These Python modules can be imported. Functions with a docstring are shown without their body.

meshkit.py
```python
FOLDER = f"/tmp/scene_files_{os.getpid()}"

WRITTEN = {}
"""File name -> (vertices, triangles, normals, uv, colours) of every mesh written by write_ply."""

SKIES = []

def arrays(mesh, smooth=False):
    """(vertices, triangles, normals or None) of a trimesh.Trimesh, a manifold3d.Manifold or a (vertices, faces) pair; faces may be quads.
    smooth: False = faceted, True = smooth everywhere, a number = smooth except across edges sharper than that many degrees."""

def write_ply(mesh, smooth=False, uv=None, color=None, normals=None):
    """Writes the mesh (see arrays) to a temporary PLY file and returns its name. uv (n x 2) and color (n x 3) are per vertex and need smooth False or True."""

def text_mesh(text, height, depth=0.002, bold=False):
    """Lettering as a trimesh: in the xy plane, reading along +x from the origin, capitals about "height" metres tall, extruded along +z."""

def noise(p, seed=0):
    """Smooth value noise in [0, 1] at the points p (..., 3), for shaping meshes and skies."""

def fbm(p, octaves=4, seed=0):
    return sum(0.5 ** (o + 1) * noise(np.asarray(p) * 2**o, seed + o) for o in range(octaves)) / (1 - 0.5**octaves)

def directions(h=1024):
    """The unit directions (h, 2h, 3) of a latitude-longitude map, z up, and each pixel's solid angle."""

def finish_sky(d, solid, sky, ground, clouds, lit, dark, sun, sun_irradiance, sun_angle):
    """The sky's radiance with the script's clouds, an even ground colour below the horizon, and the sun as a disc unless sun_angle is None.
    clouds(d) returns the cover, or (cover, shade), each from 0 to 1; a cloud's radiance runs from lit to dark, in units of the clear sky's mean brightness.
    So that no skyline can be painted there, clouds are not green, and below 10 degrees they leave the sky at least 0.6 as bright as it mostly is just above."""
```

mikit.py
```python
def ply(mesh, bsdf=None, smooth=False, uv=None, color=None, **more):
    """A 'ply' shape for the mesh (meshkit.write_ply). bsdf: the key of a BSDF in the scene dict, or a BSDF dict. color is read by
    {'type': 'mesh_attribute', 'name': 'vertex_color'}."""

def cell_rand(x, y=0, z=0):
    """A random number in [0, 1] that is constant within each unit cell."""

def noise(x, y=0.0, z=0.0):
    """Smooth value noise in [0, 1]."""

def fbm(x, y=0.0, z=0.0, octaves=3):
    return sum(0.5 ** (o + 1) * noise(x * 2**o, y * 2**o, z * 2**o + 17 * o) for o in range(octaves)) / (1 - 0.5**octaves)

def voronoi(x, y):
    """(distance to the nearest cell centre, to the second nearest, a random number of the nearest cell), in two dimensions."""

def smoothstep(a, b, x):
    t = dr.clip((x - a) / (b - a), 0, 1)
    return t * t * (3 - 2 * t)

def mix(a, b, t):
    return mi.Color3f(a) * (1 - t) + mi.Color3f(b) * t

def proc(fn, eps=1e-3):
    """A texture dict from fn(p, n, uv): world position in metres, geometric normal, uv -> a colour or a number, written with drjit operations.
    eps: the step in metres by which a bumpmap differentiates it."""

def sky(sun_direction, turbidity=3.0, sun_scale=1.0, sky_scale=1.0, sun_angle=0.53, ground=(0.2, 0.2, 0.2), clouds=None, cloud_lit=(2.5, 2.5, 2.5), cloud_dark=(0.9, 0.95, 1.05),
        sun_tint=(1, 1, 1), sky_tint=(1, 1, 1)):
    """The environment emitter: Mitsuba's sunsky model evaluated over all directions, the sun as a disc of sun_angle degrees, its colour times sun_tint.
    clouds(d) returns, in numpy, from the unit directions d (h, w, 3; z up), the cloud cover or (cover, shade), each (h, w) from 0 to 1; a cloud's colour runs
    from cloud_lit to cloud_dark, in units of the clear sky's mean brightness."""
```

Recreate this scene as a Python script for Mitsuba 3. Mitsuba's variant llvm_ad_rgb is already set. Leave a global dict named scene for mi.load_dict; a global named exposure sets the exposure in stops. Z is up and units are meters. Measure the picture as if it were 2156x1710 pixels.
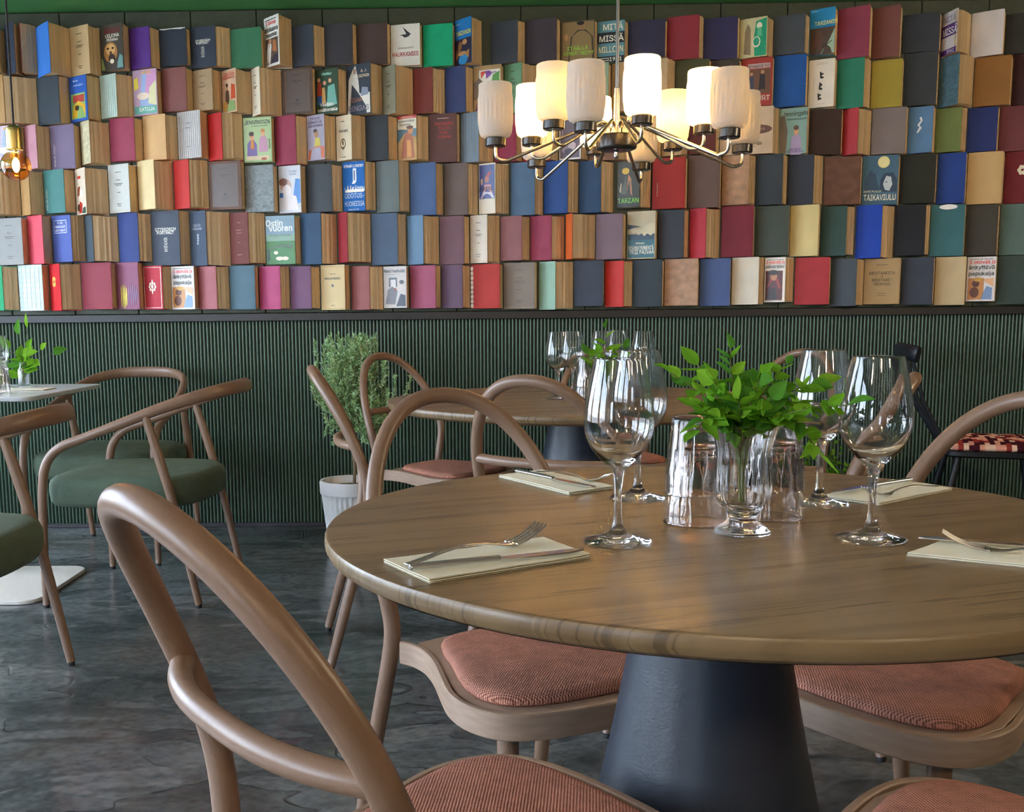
import math, random
import numpy as np, trimesh
import drjit as dr
import mitsuba as mi
import manifold3d as m3
import mikit, meshkit
from mikit import proc, noise, fbm, voronoi, smoothstep, mix, cell_rand

T = mi.ScalarTransform4f
pi = math.pi
rng = np.random.default_rng(7)
random.seed(7)

# ------------------------------------------------------------------ camera
PITCH, YAW, ROLL = math.radians(7.52), math.radians(0.96), math.radians(0.54)
F_PX, CX, CY, EYE = 2181.0, 950.0, 957.0, np.array([0, 0, 0.998])
_f = np.array([-math.sin(YAW) * math.cos(PITCH), math.cos(YAW) * math.cos(PITCH), -math.sin(PITCH)])
_r = np.array([math.cos(YAW), math.sin(YAW), 0])
_u = np.cross(_r, _f)
_up = _u * math.cos(ROLL) + _r * math.sin(ROLL)
scene, labels = {}, {}
scene['type'] = 'scene'
scene['camera'] = {'type': 'perspective', 'fov': math.degrees(2 * math.atan(1078 / F_PX)), 'fov_axis': 'x', 'near_clip': 0.05, 'far_clip': 100.0,
                   'principal_point_offset_x': (1078 - CX) / 2156, 'principal_point_offset_y': (855 - CY) / 1710,
                   'to_world': T().look_at(origin=EYE.tolist(), target=(EYE + _f).tolist(), up=_up.tolist())}
# ------------------------------------------------------------------ daylight (bright overcast sky seen through the window wall on the left)
exposure = 5.85
scene['sky'] = mikit.sky((0.6, -0.5, 0.62), turbidity=4.0, sun_scale=0.0, sky_scale=1.0, ground=(0.45, 0.45, 0.42),
                         clouds=lambda d: np.clip(0.55 + 0.7 * (meshkit.fbm(d * [2.2, 2.2, 4.0] + 5, 4, 3) - 0.45), 0, 1),
                         cloud_lit=(1.80, 1.93, 2.10), cloud_dark=(1.02, 1.15, 1.32), sky_tint=(0.88, 1.0, 1.16))
LAMP = 3.6          # radiance of the filament bulbs inside the chandelier shades
ROOM_GLOBES, GLOBE = [(1.7, -1.2, 2.0), (.1, -1.3, 2.0), (-1.5, -1.0, 2.0), (2.9, 2.2, 2.0)], (1.25, 0.95, 0.62)   # warm opal globes elsewhere in the room, outside the frame
D = 4.938            # the book wall

# ------------------------------------------------------------------ helpers
def rgb(h, lin=True):
    if isinstance(h, str):
        c = np.array([int(h[i:i + 2], 16) for i in (0, 2, 4)]) / 255.0
        c = np.where(c < 0.04045, c / 12.92, ((c + 0.055) / 1.055) ** 2.4)
        return c
    return np.asarray(h, float)
def V(c): return {'type': 'rgb', 'value': [float(x) for x in rgb(c)]}
def mat(key, base, rough=0.5, two=True, bump=None, **kw):
    b = {'type': 'principled', 'base_color': base if isinstance(base, dict) else V(base), 'roughness': rough, **kw}
    if bump is not None:
        b = {'type': 'bumpmap', 'arbitrary': bump[0], 'scale': bump[1], 'bsdf': b}
    scene[key] = {'type': 'twosided', 'b': b} if two else b
    return key
_count = {}
def numbered(name, parent=None):
    k = (parent + '__' if parent else '') + name
    n = _count.get(k, -1) + 1
    _count[k] = n
    return k if n == 0 else '%s_%03d' % (k, n)
def thing(name, label, category, group=None, kind=None):
    k = numbered(name)
    labels[k] = {'label': label, 'category': category}
    if group: labels[k]['group'] = group
    return k
def struct(name, label=None):
    k = numbered(name)
    labels[k] = {'kind': 'structure'}
    if label: labels[k]['label'] = label
    return k
def put(key, shape, to=None):
    d = dict(shape)
    if to is not None: d['to_world'] = to
    scene[key] = d
    return key
def part(parent, name, mesh, bsdf, smooth=35, to=None, label=None, uv=None, color=None, kind=None, **more):
    k = numbered(name, parent)
    shape = mesh if isinstance(mesh, dict) else mikit.ply(mesh, bsdf, smooth=smooth, uv=uv, color=color, **more)
    put(k, shape, to)
    if label or kind:
        labels[k] = {}
        if label: labels[k]['label'] = label
        if kind: labels[k]['kind'] = kind
    return k
def place(x, y, z=0.0, deg=0.0):
    return T().translate([x, y, z]).rotate([0, 0, 1], deg)
def M(v, f): return trimesh.Trimesh(np.asarray(v, float), np.asarray(f, int), process=False)
def cat(ms): return trimesh.util.concatenate(ms)
def box(x0, x1, y0, y1, z0, z1, bev=0.0):
    if bev <= 0:
        m = trimesh.creation.box(extents=[x1 - x0, y1 - y0, z1 - z0])
        m.apply_translation([(x0 + x1) / 2, (y0 + y1) / 2, (z0 + z1) / 2])
        return m
    b = bev
    pts = []
    for sx in (0, 1):
        for sy in (0, 1):
            for sz in (0, 1):
                c = np.array([(x0, x1)[sx], (y0, y1)[sy], (z0, z1)[sz]], float)
                s = np.array([1 - 2 * sx, 1 - 2 * sy, 1 - 2 * sz]) * b
                for q in ((0, 1, 1), (1, 0, 1), (1, 1, 0)):
                    pts.append(c + s * np.array(q))
    return trimesh.convex.convex_hull(np.array(pts))
def grid_faces(nu, nv, close_u=False, close_v=False):
    f = []
    for i in range(nu if close_u else nu - 1):
        for j in range(nv if close_v else nv - 1):
            a, b = i * nv + j, ((i + 1) % nu) * nv + j
            c, d = ((i + 1) % nu) * nv + (j + 1) % nv, i * nv + (j + 1) % nv
            f += [(a, b, c), (a, c, d)]
    return f
def lathe(prof, n=48, closed=False, rfn=None, flip=False):
    """prof: (r, z) pairs; r = 0 closes the end. rfn(theta, z, r) may change the radius."""
    prof = np.asarray(prof, float)
    th = np.arange(n) / n * 2 * pi
    v = []
    for t in th:
        r = prof[:, 0] if rfn is None else rfn(t, prof[:, 1], prof[:, 0])
        v.append(np.stack([r * math.cos(t), r * math.sin(t), prof[:, 1]], -1))
    v = np.concatenate(v)
    m = M(v, grid_faces(n, len(prof), True, closed))
    m.merge_vertices(digits_vertex=7)
    m.update_faces(m.nondegenerate_faces())
    if flip: m.invert()
    return m
def spline(pts, n=8, closed=False):
    p = np.asarray(pts, float)
    out = []
    k = len(p)
    for i in range(k if closed else k - 1):
        p0, p1, p2, p3 = (p[(i + j) % k] if closed else p[min(max(i + j, 0), k - 1)] for j in (-1, 0, 1, 2))
        for t in np.arange(n) / n:
            out.append(0.5 * (2 * p1 + (p2 - p0) * t + (2 * p0 - 5 * p1 + 4 * p2 - p3) * t * t + (3 * p1 - p0 - 3 * p2 + p3) * t ** 3))
    if not closed: out.append(p[-1])
    return np.array(out)
def tube(path, r, n=16, caps=True, ry=None, closed=False, up=(0.013, 0.02, 1)):
    """A tube along a path; r a number or one per point; ry: the radius across."""
    p = np.asarray(path, float)
    k = len(p)
    r = np.broadcast_to(np.asarray(r, float), (k,))
    ry = r if ry is None else np.broadcast_to(np.asarray(ry, float), (k,))
    tan = np.gradient(p, axis=0) if not closed else np.roll(p, -1, 0) - np.roll(p, 1, 0)
    tan /= np.linalg.norm(tan, axis=1, keepdims=True)
    a = np.cross(tan[0], up)
    if np.linalg.norm(a) < 1e-3: a = np.cross(tan[0], (1, 0.1, 0))
    a /= np.linalg.norm(a)
    v = []
    th = np.arange(n) / n * 2 * pi
    for i in range(k):
        a = a - tan[i] * (a @ tan[i])
        a /= np.linalg.norm(a)
        b = np.cross(tan[i], a)
        v.append(p[i] + np.outer(np.cos(th) * r[i], a) + np.outer(np.sin(th) * ry[i], b))
    v = np.concatenate(v)
    f = grid_faces(k, n, closed, True)
    if caps and not closed:
        v = np.vstack([v, p[0] - tan[0] * r[0] * 0.35, p[-1] + tan[-1] * r[-1] * 0.35])
        c0, c1 = len(v) - 2, len(v) - 1
        f += [(c0, (j + 1) % n, j) for j in range(n)] + [(c1, (k - 1) * n + j, (k - 1) * n + (j + 1) % n) for j in range(n)]
    m = M(v, f)
    if m.volume < 0: m.invert()
    return m
def inset(plan, d):
    p = np.asarray(plan, float)
    t = np.roll(p, -1, 0) - np.roll(p, 1, 0)
    t /= np.linalg.norm(t, axis=1, keepdims=True)
    return p + np.stack([-t[:, 1], t[:, 0]], -1) * d      # plan runs counter-clockwise: inwards
def slab(plan, prof, crown=0.0, rings=4):
    """A rounded slab over a counter-clockwise plan; prof: (inset, z) from the bottom to the top; the top is crowned."""
    vs, k = [], len(plan)
    for d, z in prof:
        vs.append(np.column_stack([inset(plan, d), np.full(k, z)]))
    c = vs[-1][:, :2].mean(0)
    z1 = prof[-1][1]
    top = vs[-1][:, :2]
    for s in np.linspace(1, 0, rings + 1)[1:-1]:
        vs.append(np.column_stack([c + (top - c) * s, np.full(k, z1 + crown * (1 - s * s))]))
    v = np.vstack(vs + [[[c[0], c[1], z1 + crown]], [[c[0], c[1], prof[0][1]]]])
    n = len(vs)
    f = grid_faces(n, k, False, True)
    last = (n - 1) * k
    f += [(n * k, last + (j + 1) % k, last + j) for j in range(k)] + [(n * k + 1, j, (j + 1) % k) for j in range(k)]
    m = M(v, f)
    if m.volume < 0: m.invert()
    return m
def mirror_plan(half):
    """half: points with x >= 0 from the front (x = 0) ... any order; returns a closed counter-clockwise plan."""
    h = np.asarray(half, float)
    full = np.vstack([h, (h * [-1, 1])[::-1][(1 if abs(h[-1, 0]) < 1e-9 else 0):(-1 if abs(h[0, 0]) < 1e-9 else None)]])
    a = np.sum(full[:, 0] * np.roll(full[:, 1], -1) - np.roll(full[:, 0], -1) * full[:, 1])
    return full if a > 0 else full[::-1]
def band(path, t, z0, z1, bev=0.002):
    """An upright band of thickness t along a plan path (open); z0/z1 numbers."""
    p = np.asarray(path, float)
    d = np.gradient(p, axis=0)
    d /= np.linalg.norm(d, axis=1, keepdims=True)
    nrm = np.stack([-d[:, 1], d[:, 0]], -1)
    sec = [(-t / 2, z0 + bev), (-t / 2 + bev, z0), (t / 2 - bev, z0), (t / 2, z0 + bev), (t / 2, z1 - bev), (t / 2 - bev, z1), (-t / 2 + bev, z1), (-t / 2, z1 - bev)]
    v = np.concatenate([np.array([[*(p[i] + nrm[i] * o), z] for o, z in sec]) for i in range(len(p))])
    k = len(sec)
    f = grid_faces(len(p), k, False, True)
    e = (len(p) - 1) * k
    f += [(0, j + 1, j) for j in range(1, k - 1)] + [(e, e + j, e + j + 1) for j in range(1, k - 1)]
    m = M(v, f)
    if m.volume < 0: m.invert()
    return m
def xf(m, mtx):
    m = m.copy(); m.apply_transform(mtx); return m
def rotz(m, deg, at=(0, 0, 0)):
    return xf(m, trimesh.transformations.rotation_matrix(math.radians(deg), [0, 0, 1], at))

# ------------------------------------------------------------------ materials
def _slate(p):
    w = fbm(p.x * 2.3 + 3, p.y * 2.6, 0.0, 3)
    h = 17.0 * fbm(p.x * 0.9 + 0.5 * w, p.y * 1.5 + 0.4 * w, 2.0, 5)
    lev = dr.floor(h)
    return h - lev, lev, w
def f_floor(p, n, uv):
    fr, lev, w = _slate(p)
    mid = fbm(p.x * 5 + 3 * w, p.y * 8, 5.0, 4)
    fine = fbm(p.x * 55, p.y * 70, 1.0, 4)
    r = cell_rand(lev, 7, 2)
    c = mix((0.018, 0.024, 0.025), (0.150, 0.168, 0.165), 0.68 * r + 0.32 * smoothstep(0.3, 0.7, mid))
    c = mix(c, mi.Color3f(0.090, 0.078, 0.062), smoothstep(0.58, 0.72, fbm(p.x * 2.2, p.y * 2.2, 15.0, 4)) * 0.55)
    c = mix(c, mi.Color3f(0.19, 0.195, 0.185), smoothstep(0.60, 0.74, fbm(p.x * 4 + 2 * w, p.y * 10, 8.0, 4)) * 0.5)
    edge = (1 - smoothstep(0.0, 0.05, fr)) * smoothstep(0.45, 0.6, noise(p.x * 3, p.y * 4, 21.0))
    c = mix(c, mi.Color3f(0.014, 0.016, 0.016), edge * 0.8)
    return c * (0.55 + 0.9 * fine)
def f_floor_rough(p, n, uv):
    fr, lev, w = _slate(p)
    return mi.Float(0.05) + 0.14 * cell_rand(lev, 3, 9) + 0.22 * fbm(p.x * 4, p.y * 6, 4.0, 4)
def f_floor_bump(p, n, uv):
    fr, lev, w = _slate(p)
    return 0.5 * fbm(p.x * 7, p.y * 9, 4.0, 4) + 0.10 * fbm(p.x * 70, p.y * 80, 1.0, 3) + 0.18 * smoothstep(0.0, 0.12, fr)
scene['floor_concrete'] = {'type': 'twosided', 'b': {'type': 'bumpmap', 't': proc(f_floor_bump, 2e-3), 'scale': 0.006,
    'bsdf': {'type': 'principled', 'base_color': proc(f_floor), 'roughness': proc(f_floor_rough), 'specular': 0.6}}}
def f_oak(p, n, uv):
    a, b = p.x * 0.94 + p.y * 0.34, -p.x * 0.34 + p.y * 0.94          # along and across the grain
    wob = fbm(a * 2.0, b * 6.0, 0.0, 3)
    plank = cell_rand(dr.floor(b / 0.095 + 40.5), 3, 1)
    g = fbm(a * 3.0 + 11 * plank, b * 60 + 5 * wob + p.z * 12, 2.0, 4)
    pores = smoothstep(0.66, 0.78, noise(a * 14, b * 420 + p.z * 40, 4.0)) * smoothstep(0.40, 0.6, noise(a * 5, b * 30, 9.0))
    c = mix((0.150, 0.097, 0.045), (0.188, 0.126, 0.060), smoothstep(0.25, 0.75, g))
    c = c * (0.92 + 0.16 * plank)
    return c * (1 - 0.35 * pores)
mat('oak', proc(f_oak), 0.34, specular=0.5, clearcoat=0.12, clearcoat_gloss=0.75)
def f_beech(p, n, uv):
    g = fbm(p.x * 26 + 3, p.y * 26, p.z * 26, 3)
    s = fbm(p.x * 120, p.y * 120, p.z * 9, 2)
    return mix((0.170, 0.100, 0.060), (0.225, 0.140, 0.090), 0.55 * g + 0.45 * s)
mat('bent_beech', proc(f_beech), 0.36, specular=0.5)
def f_ply(p, n, uv):
    s = fbm(p.x * 30, p.y * 30, p.z * 160, 3)
    return mix((0.27, 0.185, 0.125), (0.36, 0.255, 0.180), s)
mat('apron_ply', proc(f_ply), 0.38, specular=0.45)
def _rib(uv): return 0.5 + 0.5 * dr.cos((uv.x + uv.y) * (2 * pi / 0.0052))
def _bead(uv): return 0.5 + 0.5 * dr.cos((uv.x - uv.y) * (2 * pi / 0.0052))
def f_pad(p, n, uv):
    t = 0.5 * _rib(uv) + 0.5 * _bead(uv)
    mott = fbm(uv.x * 60, uv.y * 60, 0.0, 3)
    return mix((0.165, 0.055, 0.036), (0.53, 0.245, 0.165), smoothstep(0.10, 0.80, t)) * (0.8 + 0.4 * mott)
def f_pad_h(p, n, uv):
    return 0.5 * _rib(uv) + 0.5 * _bead(uv)
mat('rust_weave', proc(f_pad), 0.9, bump=(proc(f_pad_h, 5e-4), 0.0012), sheen=0.4, specular=0.2)
def f_green(p, n, uv):
    w = noise(p.x * 420, p.y * 420, p.z * 420)
    return mix((0.055, 0.080, 0.055), (0.100, 0.135, 0.092), 0.6 * w + 0.4 * fbm(p.x * 30, p.y * 30, p.z * 30, 2))
mat('green_cloth', proc(f_green), 0.92, sheen=0.6, specular=0.15)
def f_grey(p, n, uv): return mix((0.05, 0.055, 0.062), (0.10, 0.11, 0.125), noise(p.x * 300, p.y * 300, p.z * 300))
mat('grey_cloth', proc(f_grey), 0.95, sheen=0.4, specular=0.1)
def f_check(p, n, uv):
    row = dr.floor(uv.y / 0.020)
    u = uv.x / 0.030 + 0.5 * (row - 2 * dr.floor(row / 2))
    k = cell_rand(dr.floor(u), row, 5)
    pal = dr.select(k < 0.34, mi.Color3f(0.050, 0.008, 0.014), dr.select(k < 0.6, mi.Color3f(0.62, 0.30, 0.22), dr.select(k < 0.8, mi.Color3f(0.28, 0.035, 0.030), mi.Color3f(0.70, 0.50, 0.38))))
    return pal
mat('checked_cloth', proc(f_check), 0.9, specular=0.15)
def f_bk(p, n, uv): return 0.6 * fbm(p.x * 420, p.y * 420, p.z * 420, 2)
mat('black_steel', (0.014, 0.021, 0.032), 0.42, bump=(proc(f_bk, 6e-4), 0.0003), specular=0.55)
mat('black_paint', (0.010, 0.012, 0.016), 0.40, specular=0.5)
mat('slat_green', (0.056, 0.105, 0.066), 0.36, specular=0.6)
mat('gap_green', (0.007, 0.010, 0.008), 0.7)
def f_panel(p, n, uv): return mix((0.036, 0.046, 0.026), (0.052, 0.064, 0.040), fbm(p.x * 60, 0.0, p.z * 60, 3))
mat('panel_green', proc(f_panel), 0.5, specular=0.4)
mat('ledge_black', (0.020, 0.019, 0.019), 0.38, specular=0.5)
mat('ceiling_green', (0.065, 0.235, 0.070), 0.42, specular=0.4)
mat('pale_plaster', (0.34, 0.335, 0.32), 0.8)
mat('dark_plaster', (0.055, 0.060, 0.052), 0.8)
mat('frame_black', (0.03, 0.03, 0.03), 0.5)
mat('chrome', (0.78, 0.77, 0.74), 0.13, metallic=1.0)
mat('nickel', (0.72, 0.66, 0.55), 0.20, metallic=1.0)
mat('steel', (0.70, 0.69, 0.67), 0.16, metallic=1.0)
mat('brass', (0.50, 0.38, 0.12), 0.28, metallic=1.0)
mat('cap_black', (0.020, 0.018, 0.016), 0.28, specular=0.6)
mat('rubber', (0.015, 0.015, 0.015), 0.6)
mat('napkin_paper', (0.60, 0.575, 0.44), 0.9, specular=0.1)
mat('pot_white', (0.80, 0.80, 0.78), 0.45, specular=0.4)
mat('soil', (0.10, 0.075, 0.04), 1.0)
mat('bark', (0.20, 0.15, 0.09), 0.9)
mat('twig', (0.10, 0.12, 0.035), 0.7)
def f_marble(p, n, uv): return mix((0.42, 0.43, 0.42), (0.56, 0.57, 0.56), fbm(p.x * 9, p.y * 12, 0.0, 4))
mat('table_stone', proc(f_marble), 0.22, specular=0.6)
mat('cream_metal', (0.62, 0.585, 0.50), 0.45)
VC = {'type': 'mesh_attribute', 'name': 'vertex_color'}
mat('book_cloth', VC, 0.62, specular=0.35)
mat('book_print', VC, 0.38, specular=0.5)
def f_pages(p, n, uv):
    a = noise(uv.x * 26, uv.y * 2.0, 0.0)
    b = noise(uv.x * 70, uv.y * 1.0, 4.0)
    c = mix((0.54, 0.375, 0.205), (0.72, 0.525, 0.315), 0.6 * a + 0.4 * b)
    return c * (0.85 + 0.3 * noise(uv.x * 6, 3.0, p.x * 9))
mat('pages', proc(f_pages), 0.9, specular=0.1)
scene['glass'] = {'type': 'dielectric', 'int_ior': 1.5, 'ext_ior': 1.0}
scene['pink_glass'] = {'type': 'dielectric', 'int_ior': 1.5, 'ext_ior': 1.0, 'specular_transmittance': V((0.995, 0.968, 0.960))}
scene['amber_glass'] = {'type': 'thindielectric', 'int_ior': 1.5, 'ext_ior': 1.0, 'specular_transmittance': V((0.95, 0.55, 0.20))}
scene['opal'] = {'type': 'principledthin', 'base_color': V((0.78, 0.755, 0.70)), 'roughness': 0.35, 'diff_trans': 1.05, 'eta': 1.4}
for i, c in enumerate([(0.15, 0.38, 0.026), (0.24, 0.50, 0.04), (0.095, 0.28, 0.035)]):
    scene['leaf_%d' % i] = {'type': 'principledthin', 'base_color': V(c), 'roughness': 0.42, 'diff_trans': 0.9, 'eta': 1.35}
def f_rose(p, n, uv): return mix((0.12, 0.28, 0.07), (0.46, 0.64, 0.34), noise(p.x * 60, p.y * 60, p.z * 60))
scene['needles'] = {'type': 'twosided', 'b': {'type': 'principled', 'base_color': proc(f_rose), 'roughness': 0.6}}
scene['water'] = {'type': 'dielectric', 'int_ior': 1.33, 'ext_ior': 1.0}


# ------------------------------------------------------------------ the room
XL, XR, YB, ZC = -3.4, 3.9, -3.4, 2.40
k = struct('floor', 'dark mottled polished concrete floor')
put(k, mikit.ply(box(XL - .1, XR + .1, YB - .1, D + .1, -0.1, 0), 'floor_concrete'))
k = struct('ceiling')
put(k, mikit.ply(box(XL - .1, XR + .1, YB - .1, D + .1, ZC + .03, ZC + .13), 'pale_plaster'))
part(k, 'soffit', box(XL, XR, 3.9, D, ZC, ZC + .03), 'ceiling_green', False, label='glossy green painted soffit along the book wall')
wb = struct('wall_back', 'back wall with dark green panels above a slatted wainscot')
put(wb, mikit.ply(box(XL, XR, D, D + .1, 0, ZC), 'gap_green'))
for i in range(17):
    x = -2.459 + 0.3013 * i
    part(wb, 'panel', box(x + .0015, x + .2998, D - .012, D, 1.028, ZC - .004, .003), 'panel_green', False)
part(wb, 'panel_far', cat([box(XL, -2.4605, D - .012, D, 1.028, ZC - .004), box(-2.459 + .3013 * 17, XR, D - .012, D, 1.028, ZC - .004)]), 'panel_green', False)
part(wb, 'ledge', box(XL, XR, D - .030, D, 0.990, 1.0275, .003), 'ledge_black', False, label='narrow black ledge')
part(wb, 'skirting', box(XL, XR, D - .012, D, 0.0, 0.022, .002), 'ledge_black', False)
th = np.linspace(0, pi, 9)
sec = np.stack([0.0056 * np.cos(th), -0.0090 * np.sin(th)], -1)
v = np.vstack([np.column_stack([sec, np.full(9, z)]) for z in (0.022, 0.990)])
slat = M(v, [f for j in range(8) for f in ((j, j + 1, 9 + j), (j + 1, 10 + j, 9 + j))])
slat.invert() if slat.face_normals[0][1] > 0 else None
sd = mikit.ply(slat, 'slat_green', smooth=True)
SP, N0 = 0.01685, 296
for i in range(N0):
    part(wb, 'slat', sd, None, to=T().translate([-2.33 + SP * i, D, 0]))
rest = [slat.copy().apply_translation([x, D, 0]) for x in list(np.arange(-2.33 - SP, XL, -SP)) + list(np.arange(-2.33 + SP * N0, XR, SP))]
part(wb, 'slats_out_of_view', cat(rest), 'slat_green', True, kind='stuff')
# window wall on the left: sill, lintel, piers and frames
wl = struct('wall_left')
bays = [(-1.5, 0.2), (0.5, 2.3), (2.6, 4.4)]
ys = [YB] + [y for b in bays for y in b] + [D]
put(wl, mikit.ply(cat([box(XL - .15, XL, YB, D, 0, .45), box(XL - .15, XL, YB, D, 2.28, ZC)] + [box(XL - .15, XL, ys[i], ys[i + 1], .45, 2.28) for i in range(0, len(ys), 2)]), 'dark_plaster'))
for a, b in bays:
    w = struct('window')
    part(w, 'frame', cat([box(XL - .1, XL - .04, a, a + .05, .45, 2.28), box(XL - .1, XL - .04, b - .05, b, .45, 2.28), box(XL - .1, XL - .04, a + .05, b - .05, .45, .5), box(XL - .1, XL - .04, a + .05, b - .05, 2.23, 2.28)]), 'frame_black', False)
wr = struct('wall_right')
put(wr, mikit.ply(box(XR, XR + .1, YB, D, 0, ZC), 'dark_plaster'))
wf = struct('wall_front')
fb = [(-3.25, -2.3)]
xs = [XL] + [x for b in fb for x in b] + [XR]
put(wf, mikit.ply(cat([box(XL, XR, YB - .15, YB, 0, .45), box(XL, XR, YB - .15, YB, 2.28, ZC)] + [box(xs[i], xs[i + 1], YB - .15, YB, .45, 2.28) for i in range(0, len(xs), 2)]), 'dark_plaster'))
for a, b in fb:
    w = struct('window')
    part(w, 'frame', cat([box(a, a + .05, YB - .1, YB - .04, .45, 2.28), box(b - .05, b, YB - .1, YB - .04, .45, 2.28), box(a + .05, b - .05, YB - .1, YB - .04, .45, .5), box(a + .05, b - .05, YB - .1, YB - .04, 2.23, 2.28)]), 'frame_black', False)

# ------------------------------------------------------------------ bentwood hoop chairs
def hoop_curves():
    w0, y0, w1, w2, y2, z2, yt, zt, zr, br = .200, -.307, .169, .193, -.202, .587, -.338, .850, .643, .046
    y1 = -.19
    t = np.linspace(0, 1, 12)[:, None]
    a, b, c = np.array([w0, y0, .012]), np.array([w1, y1, .43]), np.array([w2, y2, z2])
    leg = a + (b - a) * t
    d1 = np.array([0, 0, z2 - .43]); d2 = np.array([0, (yt - y1) / (zt - .43) * (z2 - .43), z2 - .43])
    h = (2 * t**3 - 3 * t**2 + 1) * b + (t**3 - 2 * t**2 + t) * d1 + (-2 * t**3 + 3 * t**2) * c + (t**3 - t**2) * d2
    th = np.linspace(0, pi / 2, 24)
    sl = d2[1] / d2[2]
    zz = z2 + (zt - z2) * np.sin(th); q = (zz - z2) / (zt - z2)
    yy = y2 + sl * (zz - z2) + (yt - y2 - sl * (zt - z2)) * q**2
    arch = np.stack([w2 * np.abs(np.cos(th)) ** .9, yy, zz], -1)
    arch[-1, 0] = 0
    half = np.vstack([leg[:-1], spline(leg[-1:], 1), h[1:], arch[1:]])
    for _ in range(3):                                        # ease the bend at the seat
        s = half.copy(); s[8:16] = (half[7:15] + 2 * half[8:16] + half[9:17]) / 4; half = s
    full = np.vstack([half, (half * [-1, 1, 1])[::-1][1:]])
    i = np.argmin(abs(half[:, 2] - zr)); wr, yr = half[i, 0], half[i, 1]
    u = np.sin(np.linspace(-1, 1, 41) * pi / 2)
    rail = np.stack([wr * u, yr - br * (1 - np.abs(u) ** 2.6), 0 * u + zr], -1)
    return full, rail
_hoop, _rail = hoop_curves()
RT = 0.0152
_hr = np.full(len(_hoop), RT); _hr[:4] = _hr[-4:] = [.0125, .0135, .0142, .0148]; _hr[-4:] = _hr[:4][::-1]
_hp = [(.160, -.176), (.147, -.145), (.144, -.10), (.155, -.04), (.176, .03), (.194, .10), (.190, .160), (.160, .208), (.095, .232), (0, .238)]
ap = spline([(-a, b) for a, b in _hp] + _hp[::-1][1:], 6)
seat_plan = mirror_plan([(0, -.172), (.08, -.172), (.135, -.16), (.140, -.10), (.149, -.04), (.169, .03), (.186, .10), (.182, .157), (.154, .203), (.092, .226), (0, .231)])
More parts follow.
